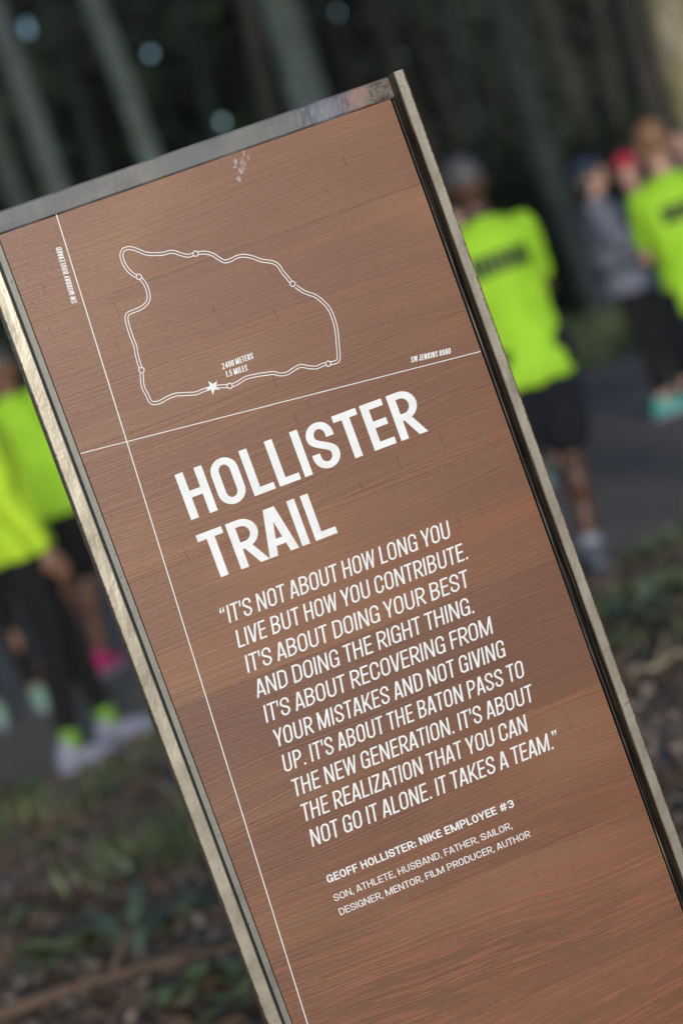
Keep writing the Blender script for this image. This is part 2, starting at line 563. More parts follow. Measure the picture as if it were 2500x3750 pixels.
def tube(bm_, path, rad, n=8):
    prev_ = None
    for i, p in enumerate(path):
        p = Vector(p)
        q = Vector(path[min(i + 1, len(path) - 1)]) - Vector(path[max(i - 1, 0)])
        q.normalize()
        a = q.cross(Vector((0.13, 0.27, 1)) if abs(q.z) < 0.95 else Vector((1, 0, 0)))
        a.normalize()
        b = q.cross(a)
        r_ = rad[i] if isinstance(rad, (list, tuple)) else rad
        ring = [bm_.verts.new(p + (a * math.cos(2 * math.pi * k / n) + b * math.sin(2 * math.pi * k / n)) * r_) for k in range(n)]
        if prev_:
            for k in range(n):
                bm_.faces.new((prev_[k], prev_[(k + 1) % n], ring[(k + 1) % n], ring[k]))
        else:
            bm_.faces.new(ring[::-1])
        prev_ = ring
    bm_.faces.new(prev_)

def bm_obj(name, bm_, mat, parent=None, smooth=True):
    bmesh.ops.recalc_face_normals(bm_, faces=bm_.faces)
    me_ = bpy.data.meshes.new(name)
    bm_.to_mesh(me_)
    bm_.free()
    if smooth:
        me_.polygons.foreach_set('use_smooth', [True] * len(me_.polygons))
    return link(name, me_, mat, parent)

# fallen sticks
def stick(p0, p1, r0, r1, label, seed, mat):
    r_ = random.Random(seed)
    a, b = f2(*p0), f2(*p1)
    b_ = bmesh.new()
    path = []
    for i in range(9):
        t = i / 8
        p = a.lerp(b, t)
        path.append((p.x - a.x + r_.uniform(-.02, .02), p.y - a.y + r_.uniform(-.03, .03), 0.02 + r_.uniform(0, .025)))
    tube(b_, path, [r0 + (r1 - r0) * i / 8 for i in range(9)], 8)
    tube(b_, [path[4], Vector(path[4]) + Vector((0.06, 0.10, 0.06)), Vector(path[4]) + Vector((0.10, 0.2, 0.07))], [r1, r1 * .7, r1 * .4], 6)
    o = bm_obj('fallen_stick', b_, mat)
    o.location = (a.x, a.y, 0)
    tag(o, label, 'stick')
stick((-60, 2370), (575, 2200), 0.022, 0.011, 'long brown fallen stick lying on the soil at the lower left', 3, mat_simple('stick_bark', (0.12, 0.075, 0.05), 0.8, 0.3, 20))
stick((1405, 1590), (1640, 1500), 0.016, 0.009, 'mossy fallen stick lying below the verge at the right', 4, M['bark_moss'])

# ================================================================== forest
def far_pt(px, py, Y):
    return at_y(px * 1.5944, py * 1.5944, Y)
YB = 78.0
gaps = [(60, 62, .06), (345, 125, .04), (918, 132, .035), (508, 280, .01), (775, 28, .01)]
gapw = [(far_pt(a, b, YB), r_ * 1.9) for a, b, r_ in gaps]
bm = bmesh.new()
cell = 0.20
def bx_(i): return -34 + i * cell
nx, nz = int(68 / cell), int(27 / cell)
grid = {}
for i in range(nx + 1):
    for j in range(nz + 1):
        x, z = bx_(i), -0.3 + j * cell
        y = YB + 1.2 * noise.noise(Vector((x * .3, z * .3, 1))) if not any((Vector((x, YB, z)) - g).length < 1.2 for g, _ in gapw) else YB
        grid[i, j] = bm.verts.new((x, y, z))
for i in range(nx):
    for j in range(nz):
        c = Vector((bx_(i) + cell / 2, YB, -0.3 + j * cell + cell / 2))
        if any((c - g).length < (.10 if r_ < .03 else max(.11, r_ + .02)) for g, r_ in gapw): continue
        bm.faces.new((grid[i, j], grid[i + 1, j], grid[i + 1, j + 1], grid[i, j + 1]))
mb = bm
rr = random.Random(11)
# leaf clumps over the whole face of the wood
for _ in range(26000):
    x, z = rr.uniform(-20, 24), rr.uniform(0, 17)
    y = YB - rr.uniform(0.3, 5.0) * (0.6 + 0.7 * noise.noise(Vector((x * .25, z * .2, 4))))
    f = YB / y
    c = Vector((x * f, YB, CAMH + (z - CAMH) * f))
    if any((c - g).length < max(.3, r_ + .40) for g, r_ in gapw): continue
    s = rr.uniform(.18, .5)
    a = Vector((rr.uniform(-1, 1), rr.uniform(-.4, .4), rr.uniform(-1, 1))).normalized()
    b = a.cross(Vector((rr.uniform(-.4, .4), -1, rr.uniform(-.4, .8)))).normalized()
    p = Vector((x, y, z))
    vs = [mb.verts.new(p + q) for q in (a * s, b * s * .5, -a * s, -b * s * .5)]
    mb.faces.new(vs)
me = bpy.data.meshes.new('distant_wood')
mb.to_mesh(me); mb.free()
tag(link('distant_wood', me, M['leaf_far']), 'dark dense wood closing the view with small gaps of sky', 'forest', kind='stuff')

# understorey bushes in front of the wood, one mass
pts = []
for _ in range(22000):
    y = rr.uniform(38, 58)
    x = rr.uniform(-0.19, 0.23) * y
    h = 1.6 + 2.4 * (noise.noise(Vector((x * .5, y * .3, 7))) + .4)
    z = rr.random() ** .8 * max(.4, h)
    pts.append(((x, y, z), rr.uniform(.15, .4), .35, .4))
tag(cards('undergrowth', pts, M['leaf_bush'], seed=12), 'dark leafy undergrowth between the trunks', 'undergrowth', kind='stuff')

def tree(top, bot, Y, width_px, mat, label, seed, crown_h=(10, 19), crown_r=3.2, nleaf=900, flare=1.25):
    """top/bot: two points of the trunk's middle line (1568-wide view); Y: its distance; width in the same pixels"""
    r_ = random.Random(seed)
    a, b = far_pt(*top, Y), far_pt(*bot, Y)
    dirv = (a - b) / (a.z - b.z)                       # per metre of height
    base = b - dirv * b.z
    rad = width_px * 1.5944 / FPX * Y / 2
    root = empty('tree', (base.x, base.y, 0))
    tag(root, label, 'tree', 'tree trunks standing before the dark wood')
    H = crown_h[1] + 1
    b_ = bmesh.new()
    path, rads = [], []
    for i in range(23):
        z = -0.15 + (H + .15) * i / 22
        wob = noise.noise(Vector((seed, z * .25, 0))) * .12
        path.append((dirv.x * z + wob * (1 if z > 1 else z), wob * .5, z))
        k = rad * (1 - 0.72 * max(0, z) / H) * 1.12
        if z < .9: k *= 1 + (flare - 1) * (1 - max(0, z) / .9) ** 2
        rads.append(k * (1 + .05 * noise.noise(Vector((seed, z, 5)))))
    tube(b_, path, rads, 18)
    bm_obj('trunk', b_, mat, root)
    # limbs
    tips = []
    for k in range(9):
        b_ = bmesh.new()
        z = r_.uniform(crown_h[0] - 2, crown_h[1] - 1)
        an = r_.uniform(0, 6.28)
        L = crown_r * r_.uniform(.5, .95) * (1 - .45 * (z - crown_h[0]) / (crown_h[1] - crown_h[0]))
        p0 = Vector((dirv.x * z, 0, z))
        p1 = p0 + Vector((math.cos(an) * L * .5, math.sin(an) * L * .5, L * .28))
        p2 = p0 + Vector((math.cos(an) * L, math.sin(an) * L, L * .4))
        tube(b_, [p0, p1, p2], [rad * .26, rad * .16, rad * .05], 6)
        tips += [p1, p2, p0.lerp(p2, .75)]
        bm_obj('limb', b_, mat, root)
    pts = []
    tips.append(Vector((dirv.x * H, 0, H)))
    for _ in range(nleaf):
        t = r_.choice(tips)
        o = Vector((r_.gauss(0, 1), r_.gauss(0, 1), r_.gauss(0, .6))) * crown_r * .22
        pts.append((t + o, r_.uniform(.25, .5), .3, .1))
    cards('crown', pts, M['leaf_crown'], root, seed)
    return root
G = 'bark_grey'; B = 'bark_brown'
tree((25, 130), (125, 410), 31, 62, M[G], 'grey green trunk at the left, running down to the sign corner', 21)
tree((-45, 180), (30, 420), 34, 56, M['bark_dim'], 'dim trunk cut by the left frame edge', 22)
tree((205, 0), (340, 350), 30, 58, M[G], 'blue grey trunk, second clear one from the left', 23)
tree((555, 20), (608, 240), 36, 44, M[B], 'thin brownish trunk just left of the broadest grey trunk', 24)
tree((640, 0), (700, 200), 28, 98, M[G], 'broadest blue grey trunk above the middle of the sign', 25)
tree((865, 30), (925, 190), 46, 40, M[B], 'faint thin trunk just left of the sign\'s upper corner', 26)
tree((1140, 20), (1285, 440), 38, 66, M['bark_dim'], 'dim blue green trunk right of the sign\'s top corner', 27)
tree((1250, 20), (1330, 250), 44, 48, M[B], 'faint brown trunk between the dim blue green one and the right pair', 28)
tree((1448, 20), (1535, 320), 27, 50, M[B], 'slim grey brown trunk beside the big mossy one', 29)
tree((1560, 60), (1632, 330), 19.5, 150, M['bark_moss'], 'big mossy yellow brown trunk at the right frame edge', 30, nleaf=1400, crown_r=4)

thin = [((430, 20), (480, 230), 50, 26, 'thin dim trunk left of the brownish one, deep in the wood'), ((755, 10), (800, 150), 52, 30, 'thin dim trunk right of the broadest grey one'),
        ((1030, 30), (1090, 300), 48, 34, 'dim trunk just right of the sign corner, deep in the wood'), ((1370, 20), (1440, 330), 50, 36, 'dim trunk above the grey sweater, deep in the wood'),
        ((120, 20), (200, 300), 50, 30, 'thin dim trunk between the two clear grey trunks at the left'), ((940, 20), (990, 150), 56, 28, 'thinnest trunk above the sign corner, deep in the wood')]
for q_, (a_, b_2, Y_, w_2, lab) in enumerate(thin):
    tree(a_, b_2, Y_, w_2, M['bark_brown'] if q_ % 2 else M['bark_dim'], lab, 40 + q_, nleaf=500)

# unseen trees added beside and behind the photographer: they shade the clearing and show in the steel
def off_tree(x, y, seed, label, H=19, cr=4.2):
    r_ = random.Random(seed)
    root = empty('tree', (x, y, 0))
    tag(root, label, 'tree')
    b_ = bmesh.new()
    tube(b_, [(0, 0, -.1), (0.05, 0, 2), (0, .1, 8), (0.1, 0, H)], [.38, .3, .22, .05], 12)
    bm_obj('trunk', b_, M['bark_brown'], root)
    pts = []
    for _ in range(1500):
        z = r_.uniform(H * .35, H)
        q = cr * (1 - .6 * (z - H * .35) / (H * .65))
        a, rr_ = r_.uniform(0, 6.28), q * math.sqrt(r_.random())
        pts.append(((math.cos(a) * rr_, math.sin(a) * rr_, z), r_.uniform(.35, .7), .35, .1))
    cards('crown', pts, M['leaf_crown'], root, seed)

for x_, y_, sd__, lab in [(-7.5, 3.5, 51, 'leafy tree added for shade left of the sign, out of the picture'), (-10, 9, 52, 'leafy tree added for shade by the trail, far left out of the picture'),
                         (-7, -5, 53, 'unseen leafy tree added for shade behind the photographer on the left'), (8, 3, 54, 'leafy tree added for shade right of the sign, out of the picture')]:
    off_tree(x_, y_, sd__, lab)

# ================================================================== the sign
O_ = CAM + fwd * 2.6
sr = Vector((math.cos(YAW), math.sin(YAW), 0))
sn = Vector((math.sin(YAW), -math.cos(YAW), 0))
sign = empty('trail_sign', (O_.x, O_.y, 0), YAW)
tag(sign, 'tall cedar trail sign with white lettering and steel side bars', 'sign')
ZO = O_.z                              # height of v = 0
UL, UR, VT = -0.2415, 0.2062, 0.3990   # wood panel edges
def uv(px, py, off=0.0):
    d = ray(px, py)
    Pn = O_ + sn * off
    t = ((Pn - CAM).dot(sn)) / d.dot(sn)
    X = CAM + d * t - Pn
    return X.dot(sr), X.z
# local coordinates: x = u, y = -off (towards the back), z = height
def L_(u, v, off): return (u, -off, ZO + v)

# planks, butted with hairline joints
PZ = 0.145
seam_v = uv(470, 2125)[1]
edges = [VT]
k = seam_v
while k + PZ < VT - 0.02: k += PZ
while ZO + k > 0.34:
    edges.append(k); k -= PZ
edges.append(0.34 - ZO)
for i in range(len(edges) - 1):
    zt, zb = edges[i] - 0.00004, edges[i + 1] + 0.00004
    zc = (zt + zb) / 2
    dy = random.uniform(-.0002, .0002)
    o = link('plank', box_mesh('plank', UL - 0, UR, 0.0 + dy, 0.024, zb - zc, zt - zc, 0.00012, 1), M['wood'], sign)
    # origin at the plank's own middle
    o.location = (0, 0, ZO + zc)
    o.color = (1, 1, 1, 0.5 if zc < -.46 else (.8 if zc < -.3 else 1.0))

# steel: backing plate (left strip), header, bars
lb = [uv(180, 1609, .030)[0], uv(234.5, 1609, .030)[0]]
rb = [uv(1439, 261, .030)[0], uv(1477, 251, .030)[0]]
ZT = ZO + 0.4225
PR = -0.0025
# backing plate behind the boards, showing as a strip at the left and a sliver at the right
link('left_strip', box_mesh('left_strip', uv(245, 1609)[0], UL - .0006, 0.0012, 0.030, -.05, ZO + VT - .0004, 0.0006), M['plate'], sign)
link('right_strip', box_mesh('right_strip', UR + .0030, UR + .0060, 0.004, 0.030, -.05, ZO + VT - .0004, 0.0004), M['inner'], sign)  # same backing plate, coloured dark for the shade in the gap
link('back_plate', box_mesh('back_plate', UL - .0118, UR + .0060, 0.0305, 0.0355, -.05, ZT - .001, 0.0006), M['inner'], sign)  # dark colour stands for the shade deep behind the gap
# header with a slightly wavy, dented face
bm = bmesh.new()
x0, x1, z0, z1 = UL - .0190, UR + .0060, VT + .0004, .4225
nx = 120
rows = [0, .08, .35, .65, .92, 1]
g = {}
for i in range(nx + 1):
    for j, q in enumerate(rows):
        x = x0 + (x1 - x0) * i / nx
        z = z0 + (z1 - z0) * q
        y = -0.0008 + (0.0008 if q in (0, 1) else 0)
        y += 0.0005 * noise.noise(Vector((x * 30, z * 60, 0)))
        dd = math.hypot((x - 0.132) / .018, (z - .411) / .008)
        if dd < 1.6: y += 0.0007 * (math.cos(dd * 2.0) * .5 + .5 * noise.noise(Vector((x * 260, z * 260, 3))))
        if q == 0: z += 0.0009 * noise.noise(Vector((x * 25, 2, 8)))
        g[i, j] = bm.verts.new((x, y, ZO + z))
for i in range(nx):
    for j in range(len(rows) - 1):
        bm.faces.new((g[i, j], g[i + 1, j], g[i + 1, j + 1], g[i, j + 1]))
for edge_ in ([g[i, 0] for i in range(nx + 1)], [g[i, len(rows) - 1] for i in range(nx + 1)]):
    e2 = [bm.verts.new((v.co.x, 0.030, v.co.z)) for v in edge_]
    for i in range(nx):
        bm.faces.new((edge_[i], edge_[i + 1], e2[i + 1], e2[i]))
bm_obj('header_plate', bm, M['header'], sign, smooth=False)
# rusty weld patch at the right end of the header
bm = bmesh.new()
rows_ = 9
g = {}
for i in range(13):
    for j in range(rows_ + 1):
        x = .1865 + .006 * noise.noise(Vector((j * .8, 4, 0))) * (1 - i / 12) + (UR + .0035 - .1865) * i / 12
        z = VT + .0012 + (.0205) * j / rows_
        y = -0.0018 + 0.0007 * noise.noise(Vector((x * 300, z * 300, 0)))
        if i in (0,) or j in (0, rows_): y = -0.0006
        g[i, j] = bm.verts.new((x, y, ZO + z))
for i in range(12):
    for j in range(rows_):
        bm.faces.new((g[i, j], g[i + 1, j], g[i + 1, j + 1], g[i, j + 1]))
bm_obj('weld_patch', bm, M['weld'], sign)

def bar(name, xa, xb, off_front, back, mats, inner_side, zt, top_bevel=.0018, seed=0):
    """steel flat bar: faces forward, 38 mm deep; inner face is coloured near black with painted reflection streaks"""
    bm_ = bmesh.new()
    n = 150
    half = (xb - xa) / 2
    xc = (xa + xb) / 2
    be = .0011
    prof = [(-half, back), (-half, -off_front + be), (-half + be, -off_front), (0, -off_front), (half - be, -off_front), (half, -off_front + be), (half, back)]
    prev_ = None
    zs = [-.25 + (zt + .25) * i / n for i in range(n + 1)]
    for zi, z in enumerate(zs):
        ring = []
        for j, (x, y) in enumerate(prof):
            wob = .00035 * noise.noise(Vector((seed + j * 3.1, z * 30, 0))) + .0004 * noise.noise(Vector((seed, z * 4, 1)))
            s_ = 1
            ring.append(bm_.verts.new((x + wob, y + wob * .5 + (.0006 if zi == n else 0), z)))
        if prev_:
            for j in range(len(prof) - 1):
                f_ = bm_.faces.new((prev_[j], prev_[j + 1], ring[j + 1], ring[j]))
                if inner_side > 0 and j == 0: f_.material_index = 1       # face towards the boards
                if inner_side < 0 and j == len(prof) - 2: f_.material_index = 1
            f_ = bm_.faces.new((prev_[-1], prev_[0], ring[0], ring[-1]))
        prev_ = ring
    bm_.faces.new(prev_)
    bmesh.ops.recalc_face_normals(bm_, faces=bm_.faces)
    me_ = bpy.data.meshes.new(name)
    bm_.to_mesh(me_); bm_.free()
    o_ = link(name, me_, mats, sign)
    o_.location = (xc, 0, 0)
    return o_
bar('side_bar', lb[0], lb[1], .030, .008, [M['bar_l'], M['inner']], -1, ZT, seed=5)['label'] = 'left steel bar with bright pitted lacquer'
bar('side_bar', rb[0], rb[1], .030, .040, [M['bar_r'], M['inner']], 1, ZT, seed=9)['label'] = 'right steel bar with rust chipped outer edge'
# rusty seam along the right bar where it meets the backing
bm = bmesh.new()
tube(bm, [(UR + .0066 + .0003 * math.sin(i * 1.7), .0015 + .0004 * math.cos(i * 2.3), .1 + (ZO + VT - .1) * i / 90) for i in range(91)], [.0009 + .0004 * noise.noise(Vector((i * .7, 0, 0))) for i in range(91)], 6)
bm_obj('weld_bead', bm, M['rust'], sign)

# water drops on the left strip
bm = bmesh.new()
rd = random.Random(5)
for k in range(46):
    v = rd.choice([rd.uniform(-.05, .13), rd.uniform(-.05, .13), rd.uniform(-.5, .35)])
    u = UL - rd.uniform(.0022, .0100)
    r_ = rd.choice([.0005, .0007, .0009, .0012])
    res = bmesh.ops.create_uvsphere(bm, u_segments=8, v_segments=6, radius=r_)
    for q in res['verts']:
        q.co = Vector((q.co.x * .9 + u, q.co.y * .55 - .0006, q.co.z * rd.uniform(1, 1.1) + ZO + v))
t = NT('water')
t.set(Base_Color=(.95, .95, .95), Roughness=0.02, Transmission_Weight=1.0)
t.b.inputs['IOR'].default_value = 1.33
o = bm_obj('water_drops', bm, t.m, sign)
o['kind'] = 'stuff'

# checks (short cracks across the grain) with a few pale flecks, as fine relief on the boards
bm = bmesh.new()
bf = bmesh.new()
def sliver(b_, u, v, w_, h_, lean, off):
    a = [(u - w_, v + h_), (u, v + h_ * 1.05), (u + w_ + lean, v - h_), (u + lean, v - h_ * 1.05)]
    vs_ = [b_.verts.new(L_(x + (lean * .5), y, off)) for x, y in a]
    b_.faces.new(vs_)
fixed = [(425, 1135), (430, 1270), (780, 1130), (560, 930), (990, 1000), (1005, 1150), (1125, 1480), (1260, 590), (1250, 830), (1005, 1400), (800, 1590), (1615, 1610), (1775, 1600), (1455, 1690), (1630, 1750), (1080, 1530), (1570, 1745), (1760, 1880), (1675, 1910), (1320, 1780), (680, 2030), (1010, 2560), (2080, 2640), (2100, 3190), (1960, 3200), (1160, 3040), (1460, 3220), (1340, 3245), (1890, 2920), (1800, 2510), (1500, 2630), (160, 1060), (180, 1210)]
for k, (px, py) in enumerate(fixed):
    u, v = uv(px, py)
    h = rd.uniform(.004, .009)
    sliver(bm, u, v, .00032, h, .0006, .00025)
    if py < 1900 and k % 2 == 0:
        for q in range(rd.randint(3, 6)):
            vv = v + rd.uniform(-h, h)
            sliver(bf, u + .0006 * (v - vv) / h * .5 + rd.uniform(-.0001, .0001), vv, .00022, rd.uniform(.0003, .0009), 0, .00045)
for k in range(50):
    u, v = rd.uniform(UL + .01, UR - .01), rd.uniform(-.62, VT - .01)
    sliver(bm, u, v, .00009, rd.uniform(.0008, .003), .0002, .00022)
o = bm_obj('cracks', bm, M['dark'], sign, smooth=False); o['kind'] = 'stuff'
# pale dried smear near the top edge: thin film, broken up by its own pattern
t = NT('dried_smear')
sm = t.noise(t.coord((160, 1, 90)), 1.0, 4, 0.65)
t.set(Base_Color=(0.62, 0.57, 0.54), Roughness=0.6, Alpha=t.ramp(sm, [(0.42, 0.05), (0.62, 0.75)]))
bs = bmesh.new()
for (px, py, w_, h_) in [(862, 590, 9, 16), (882, 622, 13, 22), (874, 655, 14, 18), (893, 560, 7, 16), (908, 575, 4, 20), (592, 672, 7, 10), (860, 610, 12, 8), (890, 600, 16, 40)]:
    u, v = uv(px, py)
    n = 18
    c_ = bs.verts.new(L_(u, v, .00020 + len(bs.faces) * 1.5e-6))
    vs_ = []
    for k in range(n):
        a = 2 * math.pi * k / n
        r_ = .65 + .5 * noise.noise(Vector((px, k * .7, 0)))
        x, y = math.cos(a) * w_ * r_ / 3400, math.sin(a) * h_ * r_ / 3400
        vs_.append(bs.verts.new(L_(u + x * .95 + y * .1, v + y, .00020 + len(bs.faces) * 1.5e-6)))
    for k in range(n): bs.faces.new((c_, vs_[k], vs_[(k + 1) % n]))
o = bm_obj('smear', bs, t.m, sign, smooth=False)
o['kind'] = 'stuff'
o = bm_obj('pale_flecks', bf, M['fleck'], sign, smooth=False); o['kind'] = 'stuff'

# ------------------------------------------------------------------ lettering
def arc(cx, cy, rx, ry, a0, a1, n=12):
    return [(cx + rx * math.cos(R(a0 + (a1 - a0) * i / n)), cy + ry * math.sin(R(a0 + (a1 - a0) * i / n))) for i in range(n + 1)]
def stroke(pts, hv, hh, closed=False):
    n = len(pts)
    out = []
    for i in range(n):
        if closed:
            a, b = pts[(i - 1) % n], pts[(i + 1) % n]
        else:
            a, b = pts[max(0, i - 1)], pts[min(n - 1, i + 1)]
        tx, ty = b[0] - a[0], b[1] - a[1]
        d = math.hypot(tx, ty) or 1
        nx_, ny_ = -ty / d, tx / d
        x, y = pts[i]
        out.append(((x + nx_ * hv, y + ny_ * hh), (x - nx_ * hv, y - ny_ * hh)))
    q = []
    for i in range(n if closed else n - 1):
        (a, b), (c, d_) = out[i], out[(i + 1) % n]
        q.append([b, d_, c, a])
    return q
WID = {'E': .84, 'F': .82, 'L': .80, 'T': .92, 'M': 1.38, 'W': 1.52, 'A': 1.06, 'V': 1.04, 'Y': 1.04, 'N': 1.04, 'K': 1.04, 'S': 1.0, 'Z': .9,
       '1': .62, '#': 1.15, 'J': .8}
def glyph(ch, W, sv, sh):
    """returns (advance width, side bearings, list of strokes; each stroke = list of quads) in cap heights"""
    w_ = W * WID.get(ch, 1.0)
    hv, hh = sv / 2, sh / 2
    Lx, Rx, T, Bt = hv, w_ - hv, 1 - hh, hh
    cx = w_ / 2
    rx = (w_ - sv) / 2
    ry = min(rx * 1.02, .5 - hh - .02)
    S = []
    def stem(x, y0=0., y1=1.): S.append([[(x - hv, y0), (x + hv, y0), (x + hv, y1), (x - hv, y1)]])
    def hbar(y, x0, x1): S.append([[(x0, y - hh), (x1, y - hh), (x1, y + hh), (x0, y + hh)]])
    def diag(x0, y0, x1, y1, wd=None):
        wd = (wd or sv * 1.06) / 2
        S.append([[(x0 - wd, y0), (x0 + wd, y0), (x1 + wd, y1), (x1 - wd, y1)]])
    def path(p, closed=False): S.append(stroke(p, hv, hh, closed))
    sb = .066
    bl = br = sb
    if ch == 'H':
        stem(Lx); stem(Rx); hbar(.51, Lx + hv, Rx - hv)
    elif ch == 'I':
        w_ = sv; stem(hv)
    elif ch == 'L':
        stem(Lx); hbar(Bt, Lx + hv, w_); br = .03
    elif ch == 'E':
        stem(Lx); hbar(Bt, Lx + hv, w_); hbar(T, Lx + hv, w_); hbar(.52, Lx + hv, w_ - .05 * W); br = .045
    elif ch == 'F':
        stem(Lx); hbar(T, Lx + hv, w_); hbar(.50, Lx + hv, w_ - .06 * W); br = .02
    elif ch == 'T':
        hbar(T, 0, w_); stem(cx, 0, 1 - sh); bl = br = .022
    elif ch in 'OQ0':
        p = arc(cx, T - ry, rx, ry, 0, 180) + arc(cx, Bt + ry, rx, ry, 180, 360)
        path(p, True); bl = br = .052
    elif ch == 'C':
        path([(Rx, .64)] + arc(cx, T - ry, rx, ry, 0, 180) + arc(cx, Bt + ry, rx, ry, 180, 360) + [(Rx, .36)]); bl = br = .052
    elif ch == 'G':
        path([(Rx, .66)] + arc(cx, T - ry, rx, ry, 0, 180) + arc(cx, Bt + ry, rx, ry, 180, 360))
        stem(Rx, 0.02, .50); hbar(.50 - hh, cx + .02, Rx - hv); bl = br = .055
    elif ch == 'S':
        ry = min(rx * 1.0, .22)
        yt, yb = T - ry, Bt + ry
        yt -= .02; yb += .02
        sp = []
        for i in range(1, 12):
            t_ = i / 12
            x = (1 - t_) ** 3 * Lx + 3 * (1 - t_) ** 2 * t_ * Lx + 3 * (1 - t_) * t_ ** 2 * Rx + t_ ** 3 * Rx
            y = (1 - t_) ** 3 * yt + 3 * (1 - t_) ** 2 * t_ * (yt - .17) + 3 * (1 - t_) * t_ ** 2 * (yb + .17) + t_ ** 3 * yb
            sp.append((x, y))
        path([(Rx, yt - .06)] + arc(cx, T - ry, rx, ry, 0, 180) + sp + arc(cx, Bt + ry, rx, ry, 0, -180) + [(Lx, yb + .06)]); bl = br = .05
    elif ch == 'U':
        path([(Lx, 1.)] + [(Lx, Bt + ry + .02)] + arc(cx, Bt + ry, rx, ry, 180, 360) + [(Rx, 1.)])
    elif ch == 'J':
        path([(Lx, .26)] + arc(cx, Bt + ry, rx, ry, 180, 360) + [(Rx, 1.)]); bl = .03
    elif ch == 'D':
        stem(Lx)
        r2 = min(ry, .3); rxx = min(rx * 1.3, w_ - sv - .05)
        path([(Lx + hv - .005, T)] + arc(Rx - rxx, T - r2, rxx, r2, 90, 0) + arc(Rx - rxx, Bt + r2, rxx, r2, 0, -90) + [(Lx + hv - .005, Bt)]); br = .052
    elif ch in 'PRB':
        stem(Lx)
        ymid = .46 if ch != 'B' else .52
        r2 = (T - ymid) / 2
        rxx = min(rx * 1.15, r2 * 1.1, w_ - sv - .03)
        xr = Rx - (.03 * W if ch == 'B' else 0)
        path([(Lx + hv - .005, T)] + arc(xr - rxx, T - r2, rxx, r2, 90, -90) + [(Lx + hv - .005, ymid)])
        if ch == 'B':
            r2 = (ymid - Bt) / 2
            path([(Lx + hv - .005, ymid - .001)] + arc(Rx - rxx, Bt + r2, rxx, r2, 90, -90) + [(Lx + hv - .005, Bt)]); br = .05
        if ch == 'R':
            diag(Rx + .015, 0, cx - .01, ymid - hh * .5, sv * 1.1); br = .02
        if ch == 'P': br = .03
    elif ch == 'A':
        diag(hv, 0, cx - hv * .35, 1); diag(w_ - hv, 0, cx + hv * .35, 1); hbar(.27, hv + .27 * (cx - hv), w_ - hv - .27 * (cx - hv)); bl = br = .012
    elif ch == 'V':
        diag(cx - hv * .35, 0, hv, 1); diag(cx + hv * .35, 0, w_ - hv, 1); bl = br = .012
    elif ch == 'W':
        d = sv * .92
        diag(w_ * .27, 0, hv, 1, d); diag(w_ * .27, 0, cx, 1, d); diag(w_ * .73, 0, cx, 1, d); diag(w_ * .73, 0, w_ - hv, 1, d); bl = br = .014
    elif ch == 'M':
        stem(Lx); stem(Rx); diag(cx, .02, Lx + .01, 1, sv * .98); diag(cx, .02, Rx - .01, 1, sv * .98)
    elif ch == 'N':
        stem(Lx); stem(Rx); diag(Rx - .01, 0, Lx + .01, 1, sv * 1.0)
    elif ch == 'Y':
        stem(cx, 0, .46); diag(cx, .36, hv, 1, sv * 1.05); diag(cx, .36, w_ - hv, 1, sv * 1.05); bl = br = .01
    elif ch == 'K':
        stem(Lx); diag(Lx + hv, .36, Rx, 1, sv * 1.1); diag(Rx + .02, 0, Lx + hv + .09 * W, .56, sv * 1.1); br = .01
    elif ch == 'X':
        diag(hv, 0, w_ - hv, 1); diag(w_ - hv, 0, hv, 1)
    elif ch == 'Z':
        hbar(T, 0, w_); hbar(Bt, 0, w_); diag(hv * 1.1, sh, w_ - hv * 1.1, 1 - sh, sv * 1.15); bl = br = .03
    elif ch == '.':
        w_ = sv * 1.05; S.append([[(0, 0), (w_, 0), (w_, sh * 1.25), (0, sh * 1.25)]]); bl = br = .05
    elif ch == ',':
        w_ = sv * 1.05; S.append([[(0, 0), (w_, 0), (w_, sh * 1.25), (0, sh * 1.25)]]); S.append([[(0, -.17), (w_ * .45, -.17), (w_, 0), (w_ * .35, 0)]]); bl = br = .04
    elif ch == ':':
        w_ = sv; S.append([[(0, .04), (w_, .04), (w_, .04 + sh * 1.3), (0, .04 + sh * 1.3)]]); S.append([[(0, .5), (w_, .5), (w_, .5 + sh * 1.3), (0, .5 + sh * 1.3)]]); bl = br = .06
    elif ch == "'":
        w_ = sv * .95; S.append([[(w_ * .15, .66), (w_ * .85, .66), (w_, 1), (0, 1)]]); bl = br = .03
    elif ch == '“':
        w_ = sv * 2.7
        for o_ in (0, sv * 1.5): S.append([[(o_, .70), (o_ + sv, .70), (o_ + sv * .8, .83), (o_ + sv * .75, 1.0), (o_ + sv * .3, .95), (o_, .80)]])
        bl = br = .04
    elif ch == '”':
        w_ = sv * 2.7
        for o_ in (0, sv * 1.5): S.append([[(o_ + sv * .25, .70), (o_ + sv * .7, .75), (o_ + sv, .88), (o_ + sv, 1.0), (o_, 1.0), (o_, .87), (o_ + sv * .3, .87)]])
        bl = br = .03
    elif ch == '1':
        stem(w_ - hv); S.append([[(0, .72), (w_ - sv, .80), (w_ - sv, .96), (0, .84)]])
    elif ch == '2':
        ry2 = min(rx * 1.1, .26)
        path([(Lx, T - ry2 - .03)] + arc(cx, T - ry2, rx, ry2, 180, 0) + [(Rx - .01, .60), (cx + .03, .36), (Lx + .02, sh)])
        hbar(Bt, 0, w_)
    elif ch == '3':
        ry2 = .235
        path(arc(cx, T - ry2 + .01, rx, ry2, 170, -80, 14)); path(arc(cx, Bt + ry2 + .02, rx, ry2 + .02, 80, -170, 14))
        hbar(.51, cx - .1 * W, cx + .05)
    elif ch == '4':
        stem(Rx - .04); hbar(.27, 0, w_); diag(hv * .8, .27, Rx - .05, 1, sv)
    elif ch == '5':
        hbar(T, Lx, w_ - .02); stem(Lx, .5, 1)
